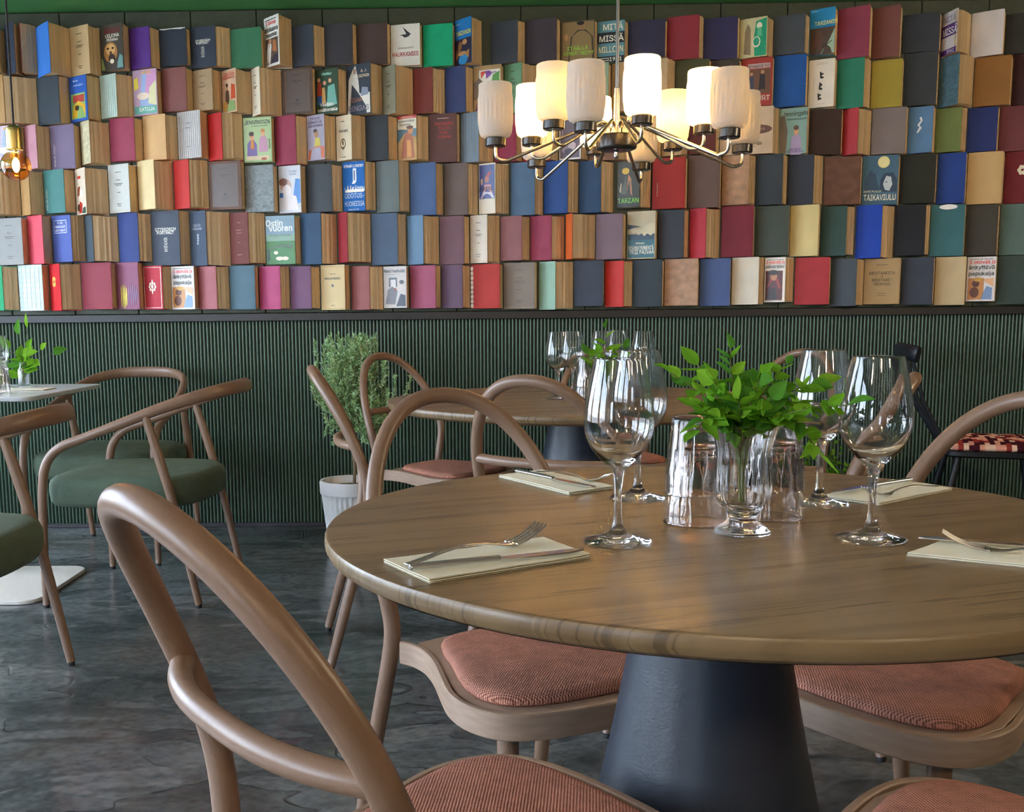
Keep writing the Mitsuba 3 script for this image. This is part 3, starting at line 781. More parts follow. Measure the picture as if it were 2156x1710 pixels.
ART = {
 'pg': [('r', 'b89a6c', .06, .04, .94, .045)] + lines(INK, [(.84, .5), (.68, .4), (.60, .75), (.57, .5), (.42, .3), (.18, .45), (.14, .3)]),
 'pg2': [('r', '6e584a', .1, .06, .9, .94), ('r', '5c4a40', .12, .07, .88, .93)] + lines('332720', [(.85, .5), (.72, .55), (.69, .3), (.24, .5), (.21, .2)]) + [('e', '332720', .5, .31, .05, .03)],
 'pg3': lines('a8645c', [(.80, .3), (.66, .5), (.60, .5), (.42, .2), (.18, .5)]),
 'pgdot': [('r', '8a7440', .05, .03, .95, .035), ('r', '8a7440', .05, .965, .95, .97)] + lines(INK, [(.80, .5)]) + [('t', INK, 'WALLENBERG', .5, .70, .045), ('e', '35405c', .5, .54, .05, .03)] + lines(INK, [(.10, .3)]),
 'pgrid': [('r', 'b4cbc6', .05, w, .95, w + .012) for w in np.arange(.06, .95, .11)] + [('r', 'bdd2cc', u, .04, u + .02, .96) for u in (.14, .32, .5, .68, .86)],
 'lion': [('r', '5f2a26', .2, .80, .9, .92), ('t', 'e8dcc8', 'LEIJONA', .55, .75, .07), ('t', 'e8dcc8', 'ERÄMAA', .55, .67, .06), ('e', 'b07840', .45, .40, .30, .22), ('e', 'd8a868', .45, .46, .20, .12), ('e', '3a2018', .5, .26, .15, .10), ('e', 'e8dcc0', .5, .20, .09, .05),
          ('e', '2a1c14', .34, .48, .05, .025), ('e', '2a1c14', .56, .48, .05, .025), ('e', '5a3420', .46, .38, .06, .04), ('p', '6e9a94', [(.72, .04), (.97, .04), (.97, .28), (.85, .34), (.74, .16)]), ('p', '8c9a5c', [(.03, .03), (.2, .03), (.1, .26), (.03, .3)])],
 'fray': [('p', 'e6e6e2', [(.03, .99), (.2, .97), (.5, .985), (.8, .965), (.97, .985), (.97, 1.0), (.6, 1.005), (.3, 1.0), (.03, 1.01)])],
 'osc': [('t', 'e6e2d4', 'OTTEROSCH', .5, .66, .055), ('t', 'e6e2d4', 'PORTRAIT', .5, .60, .055)] + lines('d0ccc0', [(.50, .22), (.47, .26), (.44, .2), (.41, .24), (.38, .2), (.35, .28), (.32, .22), (.29, .2), (.26, .24)]),
 'osc2': [('t', 'aab0b8', 'OSCAR', .45, .74, .045), ('t', 'aab0b8', 'PARLAND', .45, .68, .045), ('e', '98a0aa', .5, .56, .07, .025), ('e', '98a0aa', .5, .51, .07, .025), ('e', '98a0aa', .5, .46, .06, .025), ('e', '98a0aa', .48, .41, .06, .025)],
 'et1': [('r', '1c1814', .10, .93, .86, .945), ('t', 'd83028', '3 Sanna', .48, .875, .075), ('t', '1c1814', 'kuiskaava', .5, .745, .09), ('t', '1c1814', 'muumio', .5, .635, .085), ('r', '6a5648', .08, .05, .94, .56), ('p', 'e8e4d8', [(.12, .06), (.40, .06), (.52, .42), (.38, .52), (.24, .44)]), ('e', 'c89070', .42, .50, .10, .05), ('p', 'b8744c', [(.56, .30), (.86, .26), (.80, .5), (.62, .52)]), ('p', '3c3848', [(.42, .05), (.94, .05), (.94, .24), (.6, .2)])],
 'et2': [('r', '1c1814', .10, .94, .90, .95), ('t', 'd83028', '3 etsivää ja', .5, .885, .065), ('t', '1c1814', 'puhuva tanssi', .5, .79, .07), ('r', '5a2420', .05, .04, .88, .70), ('e', 'c08860', .45, .57, .17, .09), ('e', '2a1a14', .42, .66, .24, .06), ('p', '9c2c24', [(.12, .34), (.8, .3), (.68, .52), (.26, .52)]), ('p', '2a1e20', [(.1, .05), (.62, .05), (.56, .32), (.24, .32)])],
 'papu': [('r', '2c2824', .10, .945, .9, .955), ('t', 'd83028', '3 etsivää ja', .52, .875, .075), ('t', '1c1a18', 'änkyttävä', .5, .755, .085), ('t', '1c1a18', 'papukaija', .5, .615, .085), ('r', 'c88c50', .05, .04, .60, .52), ('p', 'e0b48c', [(.46, .5), (.94, .32), (.94, .52)]), ('p', '7c98c0', [(.52, .04), (.90, .04), (.90, .30), (.7, .34), (.6, .2)]), ('e', '5c2c1c', .32, .40, .13, .08), ('e', '6a3420', .28, .20, .16, .12), ('e', 'd0a040', .38, .49, .16, .05)],
 'hauk': [('p', '2c2e34', [(.30, .80), (.40, .76), (.55, .755), (.42, .93), (.52, .87), (.64, .79), (.70, .76), (.62, .70), (.48, .675), (.42, .72), (.30, .74), (.44, .755)]), ('t', '7a7c80', 'LEONARD KNIGHT', .52, .43, .035), ('t', 'a03c40', 'HAUKKAMIES', .5, .28, .10)],
 'blue1': [('t', 'd0e4f0', 'SEIKKAILU', .22, .90, .025), ('t', 'e8d850', 'TARZANIN', .52, .69, .09), ('r', '2c2440', .0, .0, 1, .56), ('p', '8c5c34', [(.06, .3), (.34, .52), (.5, .46), (.34, .24), (.1, .1)]), ('e', 'c08c58', .62, .48, .14, .06), ('p', 'b47c48', [(.5, .22), (.9, .3), (.86, .12), (.6, .1)]), ('e', '2c88c0', .52, .10, .28, .11), ('e', 'b88c60', .46, .24, .26, .05)],
 'etaa': [('r', '8c7850', .05, .04, .97, .97), ('p', '3c3428', [(.22, .06), (.30, .62), (.50, .78), (.74, .78), (.95, .60), (.98, .05)]), ('e', '9a7450', .62, .87, .10, .09), ('e', '2c241c', .58, .94, .11, .05), ('e', 'b08c5c', .16, .62, .06, .08), ('t', '94d040', 'ETÄÄLLÄ', .5, .36, .085), ('t', '94d040', 'VIHREÄT NIITYT', .52, .24, .08)],
 'mmm': [('r', '1e242c', 0, .47, 1, .73), ('r', '1e242c', 0, 0, 1, .16), ('t', 'e8e4d4', 'MITÄ', .58, .87, .14), ('t', 'e8e4d4', 'MISSÄ', .52, .60, .14), ('t', 'e8dcb8', 'MILLOIN', .5, .32, .14), ('r', 'e8e4d4', .05, .05, .42, .12), ('r', '1e242c', .07, .065, .40, .105), ('t', 'e8e4d4', '1961', .68, .085, .09)],
 'gren': [('p', '1c9c70', [(.56, .02), (.98, .02), (.98, .97), (.60, .9), (.52, .5)]), ('p', '8c7c58', [(.16, .1), (.42, .06), (.40, .74), (.3, .86), (.2, .7)]), ('e', 'e6e2cc', .72, .78, .10, .09), ('p', '5cbc8c', [(.64, .52), (.82, .52), (.80, .74), (.66, .74)]), ('e', 'e0dcc0', .62, .38, .15, .14), ('e', '2ca078', .62, .39, .11, .11)],
 'jung': [('r', '4c3a28', .02, .0, 1, .58), ('p', '9cb8a0', [(.45, .0), (1, .0), (1, .55), (.8, .3)]), ('p', '5c3c28', [(.06, .05), (.5, .1), (.62, .5), (.3, .52)]), ('e', '4c3020', .60, .46, .14, .07), ('t', 'e4dc80', 'TARZANIN', .64, .68, .085), ('t', 'd0e4f0', 'SEIKKAILU', .2, .955, .02), ('p', '2c2018', [(.5, .12), (.9, .26), (.92, .28), (.5, .16)])],
 'ssa': [('r', '5c3478', 0, .42, 1, .70), ('r', '5c3478', 0, 0, 1, .13), ('t', 'ece8ec', 'MISSÄ', .56, .56, .16), ('t', '9c94a0', 'MITÄ', .56, .84, .13), ('t', 'ece8ec', '1961', .66, .065, .08)],
 'yel': [('r', '2c5cb4', 0, 0, 1, 1), ('t', 'dce6f4', 'REX STAR', .4, .90, .03), ('t', 'a8c0e0', 'VAARALLINEN', .5, .80, .04), ('r', '8cb068', .06, .06, .9, .62), ('r', 'b8443c', .2, .42, .85, .58), ('p', 'e0b030', [(.1, .08), (.4, .1), (.5, .36), (.72, .3), (.86, .1), (.9, .34), (.5, .46), (.2, .34)]), ('e', '3c2c1c', .42, .3, .12, .06)],
 'stripe': [('r', '9cb4a4', u, .0, u + .018, 1.0) for u in np.arange(.12, .96, .11)],
 'stripe2': [('r', '8c8c90', u, .0, u + .014, 1.0) for u in np.arange(.10, .97, .085)] + lines('6c6c70', [(.75, .5), (.65, .4), (.25, .3)]),
 'stripe3': [('r', '64707c', u, .0, u + .02, 1.0) for u in np.arange(.15, .8, .16)],
 'past': [('p', '9cb0d8', [(.25, .1), (.85, .2), (.8, .95), (.4, .9)]), ('p', 'd89cc8', [(.5, .45), (.98, .5), (.98, .98), (.6, .98)]), ('p', 'f0dc50', [(.05, .55), (.24, .6), (.2, .85), (.05, .8)]), ('p', 'e8e0b0', [(.62, .25), (.97, .2), (.97, .75), (.7, .6)]), ('e', 'ecd8c4', .42, .42, .26, .08), ('r', '68ae9c', .03, .03, .97, .2), ('t', 'e8ece0', 'SATUJA', .56, .13, .08), ('t', 'f0c040', 'SUURI', .58, .93, .06)],
 'comic': [('t', 'd0503c', 'LENTÄVÄ', .55, .90, .07), ('t', 'd0503c', 'HÄMÄHÄKKI', .5, .82, .06)] + figure('5c4030', 'c89468', .4, .46, .75) + [('p', 'c8502c', [(.64, .3), (.95, .32), (.92, .62), (.7, .66)]), ('p', '8ca868', [(.35, .03), (.95, .03), (.9, .25), (.55, .3)]), ('e', 'c89448', .24, .16, .16, .13)],
 'viis': [('t', 'a8dcc8', 'Viisikko', .5, .90, .06), ('p', 'b04434', [(.05, .42), (.3, .42), (.26, .72), (.1, .74)]), ('p', '2c5c9c', [(.06, .22), (.28, .22), (.3, .42), (.06, .42)]), ('p', 'd8a860', [(.28, .25), (.46, .25), (.42, .6), (.3, .6)]), ('p', '6cae9c', [(.5, .15), (.95, .2), (.85, .66), (.56, .62)]), ('e', 'd8a47c', .16, .78, .07, .05), ('e', 'd8a47c', .42, .70, .07, .05), ('e', 'd8a47c', .66, .74, .07, .05), ('t', 'f0ece0', 'Viisikko', .5, .22, .08), ('t', 'f0ece0', 'kesälomalla', .52, .10, .075)],
 'cron': [('p', 'e4e0d4', [(.02, .02), (.98, .02), (.98, .42), (.55, .42), (.52, .66), (.40, .98), (.28, .9), (.1, .72)]), ('e', 'b89478', .36, .86, .07, .06), ('t', 'e0c8a8', 'A. J.', .74, .86, .055), ('t', 'e0c8a8', 'CRONIN', .72, .76, .055), ('p', '8c94a8', [(.6, .36), (.92, .38), (.9, .52), (.66, .54)]), ('t', '9c6c60', 'SISAR', .4, .30, .08), ('t', '8c8090', 'RENGAS', .5, .13, .10)],
 'wpos': [('r', 'ece8dc', .2, .30, .95, .90), ('p', 'd85040', [(.28, .72), (.46, .86), (.4, .88), (.26, .86)]), ('p', '8c4ca8', [(.46, .7), (.66, .8), (.6, .88), (.44, .88)]), ('p', '5c9c4c', [(.6, .5), (.93, .5), (.93, .86), (.7, .78)]), ('t', '5c3480', 'Taikatalvi', .62, .84, .045), ('p', '7c6c5c', [(0, .25), (.3, .35), (.38, .62), (.2, .74), (0, .62)]), ('p', '8c3c4c', [(.05, .0), (.5, .0), (.45, .28), (.2, .32)])],
 'kurt': [('r', 'c0a8a4', .2, .78, .92, .88), ('t', '5a4a50', 'SYNKKÄ YÖ', .56, .83, .055), ('r', '6c4a38', .14, .26, .94, .76), ('p', '3c4458', [(.24, .3), (.4, .3), (.4, .62), (.26, .62)]), ('p', '28242c', [(.56, .34), (.78, .34), (.76, .64), (.6, .66)]), ('e', 'b48c6c', .68, .70, .06, .04), ('e', 'b48c6c', .32, .67, .05, .035), ('t', 'd8c8b8', 'KURT', .66, .16, .10)],
 'glyph': [('p', '1c1a1a', [(.42 + dx, .74 + dy) for dx, dy in ((0, 0), (.03, -.14), (.16, -.14), (.15, -.10), (.08, -.10), (.09, -.07), (.15, -.06), (.14, -.02), (.07, -.03), (.06, 0))]), ('p', '1c1a1a', [(.42 + dx, .52 + dy) for dx, dy in ((0, 0), (-.02, -.15), (.12, -.16), (.12, -.12), (.05, -.11), (.05, -.08), (.12, -.07), (.1, -.02), (.05, -.03), (.05, 0))]), ('p', '1c1a1a', [(.36 + dx, .29 + dy) for dx, dy in ((0, 0), (.02, -.14), (.16, -.13), (.15, -.09), (.08, -.09), (.08, -.06), (.14, -.05), (.13, -.01), (.06, -.02), (.05, .01))])] + lines('c8beb0', [(.93, .7), (.9, .8), (.07, .6)]),
 'marb': 'marble', 'marb2': 'marble', 'marb3': 'marble',
 'kerj': [('t', 'd0c4d0', 'KERJÄLÄISET', .16, .32, .055, 1)],
 'ker2': [('t', 'c8d8d0', 'KERJÄLÄISET', .12, .32, .055, 1)],
 'jenn': [('r', 'b4cc98', .03, .03, .97, .97), ('t', '1c2c20', 'JENNINGSIN', .5, .89, .085), ('r', '4c7048', .3, .80, .9, .812)] + figure('7c64a0', 'd8a078', .30, .40, .95, '4c2c1c') + [('p', 'd88c30', [(.24, .3), (.38, .3), (.36, .5), (.27, .5)])] + figure('c898b0', 'e0b088', .70, .50, .8, 'c88c4c') + [('r', 'd8c8a0', .1, .05, .9, .14), ('e', 'b05c34', .72, .07, .10, .03), ('t', '2c4c34', 'lisäpenkki', .92, .4, .035, 1)],
 'jen2': [('p', '6c5c40', [(.02, .02), (.26, .02), (.3, .5), (.2, .82), (.02, .84)]), ('t', '24382c', 'Jenningsin', .56, .86, .09), ('t', '24382c', 'kootut tempaukset', .62, .75, .035)] + figure('a898c0', 'd8a078', .62, .32, 1.0, '5c4434') + [('t', '5c3c7c', 'ANTHONY', .6, .10, .04), ('t', '5c3c7c', 'BUCKERIDGE', .6, .05, .04)],
 'man': [('t', '5c4c6c', 'TAPAUS', .5, .92, .055), ('t', '5c4c6c', 'LINNOITUS', .5, .84, .055), ('t', '5c4c6c', 'KAUKOMAA', .52, .76, .055), ('p', 'c8683c', [(.03, .03), (.98, .03), (.98, .28), (.6, .32), (.1, .22)]), ('p', 'c8b83c', [(.42, .30), (.8, .30), (.74, .48), (.5, .5)]), ('e', 'b08050', .55, .58, .12, .09), ('e', '40342c', .50, .65, .11, .04)],
 'atri': [('t', INK, 'Kauko', .46, .87, .03), ('t', INK, 'Patriaxi', .5, .66, .06), ('e', '6c5438', .46, .37, .17, .12), ('e', 'e4d6b8', .46, .37, .13, .09), ('e', '6c5438', .46, .39, .06, .06), ('p', '6c5438', [(.34, .3), (.58, .3), (.46, .23)])] + lines(INK, [(.07, .5)]),
 'hike': [('r', 'b83028', .0, .93, 1, 1), ('t', 'ecd8b8', 'ELÄMÄN KIRJOJA', .5, .965, .028), ('r', 'e0d8c0', 0, .70, 1, .93), ('t', '2c241c', 'Talonmetsästys', .45, .87, .05), ('t', '2c241c', 'Korvessa', .4, .80, .05), ('p', '5c7c8c', [(.0, .4), (.4, .62), (1, .5), (1, .7), (0, .7)]), ('p', 'b05c28', [(.2, .05), (.9, .05), (.8, .5), (.66, .66), (.4, .6), (.26, .4)]), ('e', 'c88c58', .70, .66, .14, .08), ('e', '6c3c1c', .66, .73, .18, .04), ('p', 'd8943c', [(.5, .06), (.75, .08), (.7, .44), (.5, .46)])],
 'redt': [('r', 'dccfc8', .3, .895, .72, .905), ('t', 'b83830', 'ENEMMÄN', .52, .80, .055), ('t', 'b83830', 'TULTA', .52, .70, .055), ('t', 'b83830', 'KUIN', .52, .61, .05), ('t', 'b83830', 'TUHKAA', .54, .52, .055)],
 'bord': [('r', 'e8e4e0', .0, .0, 1, 1), ('r', '6c5c68', .05, .04, .95, .98), ('e', 'a8909c', .3, .3, .2, .14), ('e', 'c8b4b8', .6, .34, .18, .1), ('e', '4c4458', .45, .2, .2, .08), ('p', '98848c', [(.1, .6), (.9, .7), (.9, .9), (.1, .92)])],
 'oval': [('e', '6c4c44', .70, .52, .28, .10), ('t', 'b49c88', 'LUKEMISTO', .70, .52, .04)] + lines('9c8468', [(.3, .5), (.16, .7)]) + [('e', '8c7860', .74, .22, .06, .04)],
 'squig': [('p', 'e8ecf0', [(.44, .76), (.52, .78), (.58, .70), (.46, .60), (.56, .54), (.44, .46), (.38, .42), (.36, .46), (.46, .56), (.36, .60), (.50, .70)])],
 'redb': [('p', 'b83028', [(.3, .03), (.6, .04), (.66, .24), (.4, .30)]), ('p', '8c4428', [(.2, .4), (.5, .44), (.5, .62), (.26, .6)]), ('e', 'e8e0d0', .6, .46, .16, .10), ('r', 'c84030', .3, .78, .6, .84), ('p', '3c5c4c', [(.62, .02), (.95, .02), (.95, .16), (.7, .14)]), ('e', '5c3424', .3, .16, .14, .08)],
 'face': [('p', '3c84cc', [(.62, .18), (.98, .2), (.98, .7), (.78, .72), (.74, .6)]), ('e', 'c8a898', .34, .58, .24, .14), ('e', 'ece4e0', .38, .48, .20, .12), ('p', 'e4dcd8', [(.16, .06), (.9, .06), (.8, .34), (.5, .42), (.3, .34)]), ('e', '8c6454', .22, .66, .2, .08), ('t', '98a8b8', 'Vaaleat', .66, .88, .045), ('t', '98a8b8', 'hetket', .66, .82, .045), ('r', '2c6cb0', .04, .33, .2, .43)],
 'laak': [('t', 'ecece8', 'EINAR LUNDBY', .52, .91, .055), ('p', 'dce0e4', [(.42, .55), (.48, .60), (.48, .86), (.64, .86), (.64, .60), (.56, .55)]), ('p', '2c4c8c', [(.52, .62), (.58, .62), (.58, .82), (.52, .82)]), ('r', 'e4e4dc', .14, .38, .95, .44), ('t', 'f0f0ea', 'LÄÄKÄRIN', .54, .45, .095), ('t', 'b0c8e8', 'ODOTUS-', .54, .31, .095), ('t', 'b0c8e8', 'HUONEESSA', .53, .15, .095), ('t', 'c8d8ec', 'KARISTO OY', .5, .03, .03)],
 'jok': [('r', '4c5890', .04, .30, .97, .97), ('e', 'b87c70', .5, .68, .14, .07), ('p', 'b4504c', [(.44, .74), (.62, .72), (.8, .84), (.6, .82)]), ('p', 'c88c94', [(.2, .34), (.9, .34), (.74, .58), (.36, .58)]), ('p', 'd8d0dc', [(.12, .31), (.95, .31), (.8, .42), (.3, .44)]), ('e', 'c8a898', .2, .64, .08, .07), ('t', '2c3050', 'JOKERI', .4, .5, .07)],
 'tarz': [('r', '3a3c30', .04, .03, .97, .98), ('p', '5c6058', [(.04, .45), (.42, .7), (.42, .3), (.2, .3)]), ('e', 'd8b840', .38, .78, .16, .07), ('p', 'b8845c', [(.42, .3), (.54, .6), (.6, .3), (.68, .26), (.62, .62), (.5, .72), (.46, .5)]), ('r', '28241c', .04, .03, .97, .24), ('t', '74c83c', 'TARZAN', .5, .16, .10), ('p', 'd8cfa8', [(.12, .35), (.18, .33), (.22, .52), (.19, .54)])],
 'vtext': [('t', 'd8a890', 'SUOMEN KANSAN', .15, .38, .022, 1)],
 'lea': 'leather',
 'taik': [('e', 'e0d890', .58, .86, .17, .12), ('e', 'ece4a8', .58, .86, .14, .10), ('p', '284c6c', [(.05, .24), (.08, .52), (.22, .7), (.36, .62), (.44, .4), (.5, .26)]), ('p', '1f4260', [(.48, .26), (.5, .5), (.62, .64), (.86, .64), (.97, .5), (.97, .26)]), ('p', 'c8d4dc', [(.58, .42), (.66, .58), (.80, .56), (.84, .40), (.76, .28), (.64, .30)]), ('p', '284c6c', [(.64, .46), (.7, .47), (.7, .45), (.64, .44)]), ('t', 'd8dcd0', 'RENÉ PUAUX', .3, .28, .04), ('t', 'ece8dc', 'TAIKAVIULU', .5, .15, .115)],
 'flow': [('e', 'e4d8bc', .70 + .13 * math.cos(a), .64 + .062 * math.sin(a), .075, .042) for a in np.arange(0, 6.2, 2 * pi / 6)],
 'fram': [('r', 'ccd4ec', .12, .62, .80, .90), ('r', '5464a8', .145, .635, .775, .885), ('t', 'dce0f0', 'SUURI', .46, .84, .04), ('t', 'dce0f0', 'RAKKAUS', .46, .76, .05), ('t', 'dce0f0', 'KERTOMUS', .46, .68, .045)],
 'osti': [('r', '7c9cac', .0, .62, 1, 1), ('r', '84a890', .0, .48, 1, .62), ('t', 'f0f0e4', 'Ostin', .3, .85, .12), ('t', 'f0f0e4', 'vuoren', .52, .73, .12), ('t', '4c6c64', 'THOMAS FIRBANK', .5, .60, .04), ('p', '4c6c4c', [(.06, .28), (.5, .36), (.9, .32), (.95, .4), (.5, .42), (.06, .32)]), ('e', 'ece4d0', .34, .24, .08, .035), ('e', 'ece4d0', .46, .12, .13, .04), ('e', 'ece4d0', .66, .12, .12, .04), ('p', '2c402c', [(.03, .06), (.12, .1), (.1, .3), (.03, .3)])],
 'kolm': [('r', '2c6c7c', .02, .02, .98, .40), ('r', '2c4c60', .02, .40, .98, .52), ('p', 'd0c8a8', [(.02, .70), (.1, .60), (.2, .54), (.3, .58), (.4, .49), (.52, .56), (.6, .47), (.72, .53), (.84, .48), (.98, .56), (.98, .74), (.02, .74)]), ('p', '2c3440', [(.02, .62), (.3, .66), (.5, .68), (.3, .70), (.02, .73)]), ('t', 'dcd8c4', 'Allmora', .46, .33, .04), ('t', 'ece8d8', 'KOLMEKYMMENTÄ', .5, .24, .08), ('t', 'ece8d8', 'YKSI PÄIVÄÄ', .52, .15, .08)],
 'elli': [('e', 'f4f4f4', .5, .955, .27, .05)],
 'gold': [('e', 'd8b060', .46, .66, .16, .07), ('e', 'd8b060', .46, .58, .16, .07), ('e', 'cc2c30', .46, .62, .06, .03)],
 'strok': [('e', 'e4d44c', u, .27, .028, h) for u, h in ((.22, .24), (.31, .27), (.38, .25), (.45, .2))] + [('e', '6c4c74', u, .30, .022, h) for u, h in ((.56, .2), (.66, .26), (.75, .23), (.84, .2), (.92, .16))],
 'ornam': [('r', 'e8dcd0', .06, .03, .94, .04), ('r', 'e8dcd0', .06, .955, .94, .965), ('r', 'e8dcd0', .05, .03, .08, .965), ('r', 'e8dcd0', .92, .03, .95, .965)] + [('e', 'ece0c4', .5 + .15 * math.cos(a), .52 + .09 * math.sin(a), .05, .035) for a in np.arange(0, 6.2, 2 * pi / 8)] + [('e', 'ece0c4', .5, .52, .06, .05), ('e', 'ece0c4', .5, .66, .03, .03), ('e', 'ece0c4', .5, .38, .03, .03)],
 'kaks': [('t', '24282c', 'Kaksi karkuria', .48, .89, .075), ('r', '70747c', .1, .80, .7, .808), ('p', '5c646c', [(.24, .5), (.6, .5), (.6, .73), (.24, .73)]), ('p', 'd4d0cc', [(.32, .5), (.54, .5), (.54, .68), (.32, .68)]), ('p', '6c6c70', [(.08, .1), (.5, .08), (.62, .4), (.4, .52), (.2, .44)]), ('p', '3c4454', [(.55, .04), (.95, .04), (.95, .3), (.75, .34)]), ('e', '8c4c3c', .52, .44, .06, .04), ('e', '484c54', .8, .62, .1, .05)],
 'scal': [('e', 'ece4d4', .03, w, .055, .05) for w in np.arange(.06, 1, .105)],
 'mest': lines('7c6440', [(.86, .6)]) + [('t', '5c4426', 'MESTAREITA', .5, .68, .06), ('t', '5c4426', 'JA', .5, .61, .03), ('t', '5c4426', 'MESTARI-', .5, .53, .06), ('t', '5c4426', 'TEOKSIA', .5, .44, .06)] + lines('7c6440', [(.24, .4), (.19, .4)]),
}
WORDS = {'lion': 'a roaring animal face', 'osc': 'white lettering', 'osc2': 'pale lettering', 'et1': 'red and black lettering', 'et2': 'red lettering over a dark-haired figure', 'papu': 'lettering PAPUKAIJA over a parrot scene', 'hauk': 'a bird above the title HAUKKAMIES',
 'blue1': 'yellow lettering over a jungle scene', 'etaa': 'green lettering ETÄÄLLÄ VIHREÄT NIITYT', 'mmm': 'the words MITÄ MISSÄ MILLOIN', 'gren': 'a cream and green drawing', 'jung': 'yellow lettering over a jungle scene', 'ssa': 'purple bands and white letters', 'yel': 'a yellow and red picture',
 'stripe': 'striped page edges', 'stripe2': 'thin grey page lines', 'stripe3': 'grey page lines', 'past': 'pastel picture', 'comic': 'red title and green picture', 'viis': 'title VIISIKKO KESÄLOMALLA', 'cron': 'the name CRONIN', 'wpos': 'a small white picture', 'kurt': 'two men and the word KURT',
 'glyph': 'three black glyphs', 'marb': 'marbled paper', 'marb2': 'marbled paper', 'marb3': 'marbled paper', 'kerj': 'upright pale lettering', 'ker2': 'upright pale lettering', 'jenn': 'two boys and the title JENNINGSIN', 'jen2': 'one boy and the title JENNINGSIN', 'man': 'a man in yellow and orange', 'atri': 'a brown oval crest',
 'hike': 'a hiker under a red band', 'redt': 'red lettering', 'bord': 'a white border', 'oval': 'a brown oval', 'squig': 'a white squiggle', 'redb': 'a red and white picture', 'face': 'a white and blue portrait', 'laak': 'title LÄÄKÄRIN ODOTUSHUONEESSA', 'jok': 'a small blue and pink picture', 'tarz': 'an elephant and green lettering',
 'vtext': 'a thin upright line of text', 'lea': 'mottled leather', 'taik': 'the title TAIKAVIULU', 'flow': 'a cream flower', 'fram': 'a white framed title', 'osti': 'title OSTIN VUOREN over green fields', 'kolm': 'title KOLMEKYMMENTÄ YKSI PÄIVÄÄ', 'elli': 'a white oval sticker', 'gold': 'a gold ornament', 'strok': 'yellow and purple brush strokes',
 'ornam': 'a cream ornament in a frame', 'kaks': 'title KAKSI KARKURIA', 'scal': 'a scalloped cream edge', 'mest': 'title MESTAREITA JA MESTARITEOKSIA', 'pg': 'a printed title page', 'pg2': 'a brown title page', 'pg3': 'faint red lettering', 'pgdot': 'a blue dot', 'pgrid': 'a pale checked pattern', 'fray': 'a frayed white top'}
def colour_word(h):
    import colorsys
    r, g, b = (int(h[i:i + 2], 16) / 255 for i in (0, 2, 4))
    hh, s, v = colorsys.rgb_to_hsv(r, g, b)
    hh *= 360
    if s < .16: base = 'white' if v > .82 else 'pale grey' if v > .6 else 'grey' if v > .32 else 'charcoal'
    elif hh < 12 or hh > 345: base = 'red' if s > .6 else 'dusty red' if v > .5 else 'dark brown'
    elif hh < 26: base = 'orange' if s > .7 else 'brown'
    elif hh < 50: base = 'cream' if v > .8 and s < .4 else 'tan' if v > .55 else 'brown'
    elif hh < 70: base = 'yellow' if v > .6 else 'olive'
    elif hh < 165: base = 'green'
    elif hh < 195: base = 'teal'
    elif hh < 250: base = 'blue'
    elif hh < 300: base = 'purple'
    else: base = 'pink'
    if base in ('red', 'green', 'teal', 'blue', 'purple', 'pink') and v < .42: base = 'dark ' + base
    elif base in ('green', 'blue', 'teal', 'pink') and v > .72 and s < .45: base = 'pale ' + base
    return base
ROWS = ['top', 'second', 'third', 'fourth', 'fifth', 'bottom']
def nth(i): return '%d%s' % (i, 'th' if 10 <= i % 100 <= 20 else {1: 'st', 2: 'nd', 3: 'rd'}.get(i % 10, 'th'))
